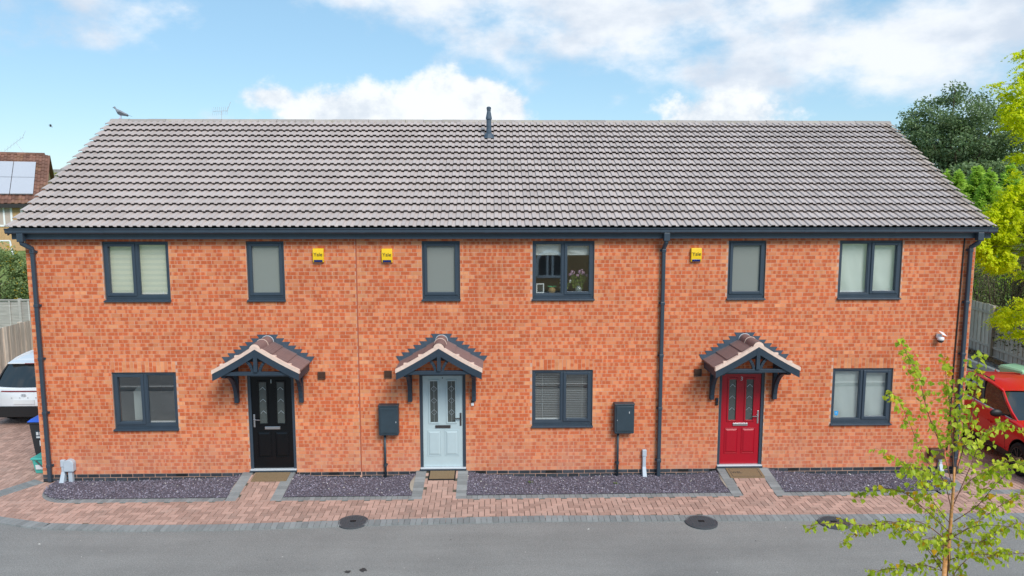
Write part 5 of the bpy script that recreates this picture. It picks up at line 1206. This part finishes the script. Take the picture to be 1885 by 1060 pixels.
broadleaf('garden_bush', 'round green garden bush behind the grey panel fence at left', (-11.6, 16.5, .3), (-11.6, 16.5, 1.95), (2.0, 1.4, 1.75), 70, 220, .055, 'leaf_bush', 16, cr=(.2, .34), shell=.6)
def conifer(label, base, h, r, seed):
    global rnd
    rnd = random.Random(seed); t = tag(empty('conifer_tree', base), label, 'tree', 'bright green conifers below the oak'); mb = MB()
    MB().tube([(0, 0, 0), (0, 0, h*.97)], [r*.08, .015], 6).build('trunk', 'bark', t)
    for i in range(210):
        f = rnd.random()**.8; z = h*(.06+.92*f); rr = r*(1-f)**.8+.04; a = rnd.uniform(0, 6.28); d = Vector((math.cos(a), math.sin(a), rnd.uniform(.25, .65)))
        for q in range(95):
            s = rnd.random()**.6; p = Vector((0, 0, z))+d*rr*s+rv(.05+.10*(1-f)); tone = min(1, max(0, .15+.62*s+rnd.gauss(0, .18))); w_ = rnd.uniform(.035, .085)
            e = (d+rv(.35)).normalized()*w_*1.7; tt = e.orthogonal().normalized()*w_*.45; mb.add([p-e, p+tt, p+e, p-tt], [(0, 1, 2, 3)], (tone, rnd.random(), .5, 0))
    for k in range(3):
        p = Vector((rnd.uniform(-.12, .12), 0, h*rnd.uniform(.98, 1.03)))
        for q in range(40): leafquad(mb, p+Vector((rnd.gauss(0, .03), rnd.gauss(0, .03), -rnd.random()*.5)), .05, tone=.7)
    mb.build('crown', 'leaf_conifer', t)
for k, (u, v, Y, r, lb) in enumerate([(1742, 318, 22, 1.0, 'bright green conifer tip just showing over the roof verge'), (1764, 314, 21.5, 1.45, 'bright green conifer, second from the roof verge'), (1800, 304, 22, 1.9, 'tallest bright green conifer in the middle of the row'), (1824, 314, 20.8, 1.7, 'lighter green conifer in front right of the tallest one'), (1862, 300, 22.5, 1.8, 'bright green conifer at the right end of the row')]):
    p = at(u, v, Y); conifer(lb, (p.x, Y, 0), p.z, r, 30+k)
# golden tree: pendulous sprays of small leaflets
rnd = random.Random(51)
gb = Vector((26.4, 5.0, 0)); gt_ = tag(empty('golden_tree', gb), 'golden yellow leaved tree overhanging the right edge of the picture', 'tree'); mb = MB()
sprays = []
def zone(u0, u1, v0, v1, Y0, Y1, n):
    for i in range(n): sprays.append((at(rnd.uniform(u0, u1), rnd.uniform(v0, v1), rnd.uniform(Y0, Y1)), 1.0))
def tri(uL, v0, v1, n, Y0=4.8, Y1=6.6, uR=1960):      # outline left edge given by function uL(t)
    for i in range(n):
        t = rnd.random(); v = v0+(v1-v0)*t; u = uL(t); sprays.append((at(u+(uR-u)*rnd.random()**1.15, v, rnd.uniform(Y0, Y1)), 1.0))
tri(lambda t: 1862-28*math.sin(t*3.1), 95, 245, 40)
tri(lambda t: 1855+10*math.sin(t*9), 175, 232, 34)
tri(lambda t: 1878-5*t, 240, 350, 14)
tri(lambda t: 1878-90*t**.8, 345, 450, 120)
tri(lambda t: 1802+34*t**2, 425, 495, 60, uR=1870)
tri(lambda t: 1845+10*abs(t-.5), 565, 618, 26)
zone(1885, 2100, 120, 640, 3.8, 7.5, 190)
limbs = [([(0, 0, 0), (-.1, .1, 1.6), (-.2, .2, 3.2), (-.1, .3, 6), (.1, .2, 9)], .16, .03)]
for sp, k in sprays:
    p = sp-gb
    if rnd.random() < .22: limbs.append(([(-.2+rnd.uniform(-.1, .1), .2, max(1.2, p.z-rnd.uniform(.3, 1.2))), tuple(Vector((-.2, .2, p.z-.2)).lerp(p, .5)+Vector((0, 0, .15))), tuple(p+Vector((0, 0, .05)))], .03, .006))
    out = Vector((p.x, p.y, 0)).normalized()
    for f in range(11):
        a = rnd.uniform(-1.3, 1.3); dr = (Matrix.Rotation(a, 3, 'Z') @ out); ln = rnd.uniform(.22, .42); o0 = p+rv(.09); tb = rnd.uniform(-.2, .2)
        for s in range(22):
            t = s/21; c = o0+dr*ln*t+Vector((0, 0, .05*math.sin(t*2.2)-.24*t*t*ln*2)); sd_ = Vector((-dr.y, dr.x, 0))*(1 if s % 2 else -1)
            l = .075*rnd.uniform(.7, 1.2)*(1.1-.5*t); nl = (sd+rv(.42)).normalized(); e = (sd_+dr*.35+Vector((0, 0, rnd.uniform(-.6, .1)))); e = (e-nl*e.dot(nl)).normalized()*l; w_ = nl.cross(e)*.45
            mb.add([c, c+e*.5+w_, c+e, c+e*.5-w_], [(0, 1, 2, 3)], (min(1, max(0, .55+tb+rnd.gauss(0, .2))), .5, .5, 0))
mb.build('crown', 'leaf_gold', gt_); branchy(gt_, 'trunk', 'bark', limbs)
# tangled shrub behind the right fence
rnd = random.Random(61)
def shrub(label, cen, rad, n, seed):
    global rnd
    rnd = random.Random(seed); base = Vector((cen[0], cen[1], 0)); t = tag(empty('tangled_shrub', base), label, 'shrub', 'shrubs behind the right fence'); limbs = []; mb = MB()
    for i in range(38):
        p1 = Vector((rnd.uniform(-1, 1)*rad[0], rnd.uniform(-1, 1)*rad[1], cen[2]+rnd.uniform(-.6, 1)*rad[2])); p0 = Vector((p1.x*.3+rnd.gauss(0, .2), p1.y*.3, .2)); pm = (p0+p1)*.5+rv(.25)
        limbs.append(([tuple(p0), tuple(pm), tuple(p1)], .03, .008))
        for q in range(n//38):
            s = rnd.uniform(.35, 1.15); c = p0.lerp(p1, s)+rv(.22); leafquad(mb, c, rnd.uniform(.03, .06), tone=min(1, max(0, rnd.gauss(.45, .25))), asp=.45)
    branchy(t, 'stems', 'bark', limbs); mb.build('foliage', 'leaf_shrub', t)
shrub('dark tangled shrub behind the right fence next to the gable', (29.3, 13.2, 3.2), (1.6, 1.2, 2.0), 9000, 62); shrub('dark tangled shrub behind the right fence at the picture edge', (30.6, 11.0, 3.0), (1.5, 1.3, 2.2), 9000, 63); shrub('dark ivy-like shrub farther behind the right fence', (31.6, 15.5, 3.4), (2.4, 1.3, 2.4), 9500, 64)
iv = MB(); rnd = random.Random(66)
for i in range(420):
    y = rnd.choice([8.2, 9.3, 10.4, 10.9, 9.8])+rnd.gauss(0, .2); z = rnd.uniform(.7, 1.75)-rnd.random()*.2; leafquad(iv, Vector((26.83+.142*(y-6.5)-.03, y, z)), .045, tone=rnd.random()*.5)
tag(iv.build('ivy', 'leaf_shrub'), 'sparse ivy tufts on the right board fence', 'ivy', kind='stuff')
# ------------------------------------------------------------------ foreground birch
rnd = random.Random(77)
BY = -7.75; tb_ = at(1742, 1062, BY); bx = tb_.x-.02
birch = tag(empty('birch_tree', (bx, BY, .05)), 'young birch with yellow-green leaves and orange stem in the foreground', 'tree'); OB = Vector((bx, BY, .05))
def bp(pts, dep, r0, r1):
    n = len(pts); out = []
    for i, (u, v) in enumerate(pts): t = i/(n-1); out.append(at(u, v, BY+dep*t)-OB)
    return out, r0, r1
BR = [([(1748, 1000), (1690, 960), (1600, 968+0), (1545, 962), (1478, 968)], -.5, .012, .003), ([(1742, 1045), (1690, 990), (1640, 960), (1590, 972), (1555, 1000)], .45, .010, .003), ([(1748, 980), (1700, 935), (1660, 905), (1610, 900), (1575, 915)], .5, .010, .003),
      ([(1750, 965), (1715, 920), (1692, 880), (1660, 850), (1622, 830)], -.4, .009, .002), ([(1752, 940), (1735, 880), (1700, 840), (1660, 745), (1632, 722)], -.3, .010, .002), ([(1755, 900), (1735, 830), (1708, 760), (1690, 690), (1668, 650), (1658, 622)], .35, .011, .002),
      ([(1757, 880), (1752, 800), (1748, 740), (1742, 700), (1738, 660)], .1, .012, .002), ([(1757, 880), (1780, 800), (1795, 730), (1800, 680), (1804, 648)], -.25, .011, .002), ([(1755, 930), (1790, 850), (1810, 800), (1850, 775), (1875, 790)], .4, .009, .002),
      ([(1755, 960), (1800, 930), (1830, 895), (1870, 860), (1920, 840)], -.35, .010, .002), ([(1752, 990), (1800, 960), (1850, 925), (1890, 905), (1930, 915)], .4, .010, .002), ([(1748, 1030), (1790, 1020), (1840, 1022), (1890, 1018), (1940, 1030)], -.3, .009, .002),
      ([(1745, 1055), (1700, 1040), (1660, 1045), (1620, 1050), (1570, 1075)], .3, .009, .002), ([(1745, 1060), (1720, 1090), (1660, 1110), (1600, 1100)], -.3, .01, .003), ([(1745, 1060), (1800, 1080), (1850, 1090), (1900, 1080)], .3, .01, .003),
      ([(1756, 920), (1785, 885), (1820, 865), (1850, 850), (1880, 842)], .15, .008, .002), ([(1750, 985), (1790, 1000), (1830, 985), (1865, 965), (1900, 960)], -.1, .008, .002), ([(1755, 905), (1715, 875), (1690, 862), (1668, 872)], .2, .007, .002), ([(1757, 870), (1772, 790), (1770, 740), (1778, 700)], .2, .008, .002)]
tk = MB(); tk.tube([(0, 0, 0), (.01, 0, 1.2), (.0, 0, 2.2)]+[at(u, v, BY)-OB for u, v in ((1744, 1050), (1750, 960), (1755, 900), (1757, 860))], [.042, .031, .025, .020, .016, .013, .010], 10); tk.build('trunk', 'birch_bark', birch, smooth=True)
tw = MB(); leaves = []
def smooth_path(P):
    out = []
    for i in range(len(P)-1):
        p0, p1, p2, p3 = P[max(i-1, 0)], P[i], P[i+1], P[min(i+2, len(P)-1)]
        for k in range(5): t = k/5; out.append(.5*((2*p1)+(p2-p0)*t+(2*p0-5*p1+4*p2-p3)*t*t+(3*p1-p0-3*p2+p3)*t**3))
    return out+[P[-1]]
low = [([Vector((0, 0, z)), Vector((math.cos(a)*.25, math.sin(a)*.25, z+.25)), Vector((math.cos(a)*.6, math.sin(a)*.6, z+.35))], .01, .003) for z, a in ((1.7, .4), (1.9, 2.2), (2.1, 3.8), (2.25, 5.4), (2.0, 1.2))]
for pts, r0, r1 in [bp(*b_) for b_ in BR]+low:
    P = smooth_path(pts); tw.tube(P, [(r0+(r1-r0)*i/(len(P)-1))*.5 for i in range(len(P))], 6)
    n = len(P)
    for i in range(int(n*.22), n):
        for q in range(5 if i < n-6 else 3):
            d0 = rv().normalized(); d0.z = d0.z*.5-.15; tl = rnd.uniform(.03, .17)*(1.25-.6*i/n); e = P[i]+d0*tl; 
            if tl > .06: tw.tube([P[i], (P[i]+e)*.5+Vector((0, 0, .012)), e], [.0016, .0013, .0009], 4, cap=False)
            for z_ in range(1+int(tl*13)): leaves.append(P[i].lerp(e, 1-z_*.38 if z_ < 2.6 else .3)+rv(.008))
tw.build('branches', 'birch_twig', birch, smooth=True)
lp = [(0, 0), (.42, .12), (.5, .34), (.3, .68), (0, 1.12), (-.3, .68), (-.5, .34), (-.42, .12)]
def leaf_into(mb, c, s, M3, col_):
    vs_ = [c+M3 @ Vector((x*s, (.10*abs(x)+.06*math.sin(y*3))*s, -y*s)) for x, y in lp]+[c+M3 @ Vector((0, .0, -.45*s))]
    mb.add(vs_, [(i, (i+1) % 8, 8) for i in range(8)], col_)
lv = []
for q in range(16):
    mb = MB(); leaf_into(mb, Vector((0, 0, 0)), .047, Matrix.Identity(3), (rnd.random(), rnd.random()*(1.0 if q < 15 else 1), .5, 0)); lv.append(mb.mesh('leaf', 'leaf_birch'))
vis = lambda p: abs((p+OB-CAM).dot(rgt)/(p+OB-CAM).dot(fwd)) < .695 and (p+OB-CAM).dot(upv)/(p+OB-CAM).dot(fwd) > -.392
leaves.sort(key=lambda p: (0 if vis(p) else 1, rnd.random())); rest = MB()
for q, p in enumerate(leaves):
    rot = (R_(rnd.gauss(0, 32)), R_(rnd.gauss(0, 28)), rnd.uniform(0, 6.28)); s = rnd.uniform(.72, 1.18)
    if q < 300: o = link('leaf', lv[rnd.randrange(16)], birch, p, rot); o.scale = (s,)*3
    else:
        from mathutils import Euler
        leaf_into(rest, p, .047*s, Euler(rot).to_matrix(), (rnd.random(), rnd.random(), .5, 0))
tag(rest.build('foliage', 'leaf_birch', birch), kind='stuff')
print('leaves', len(leaves), 'objects', len(bpy.data.objects))
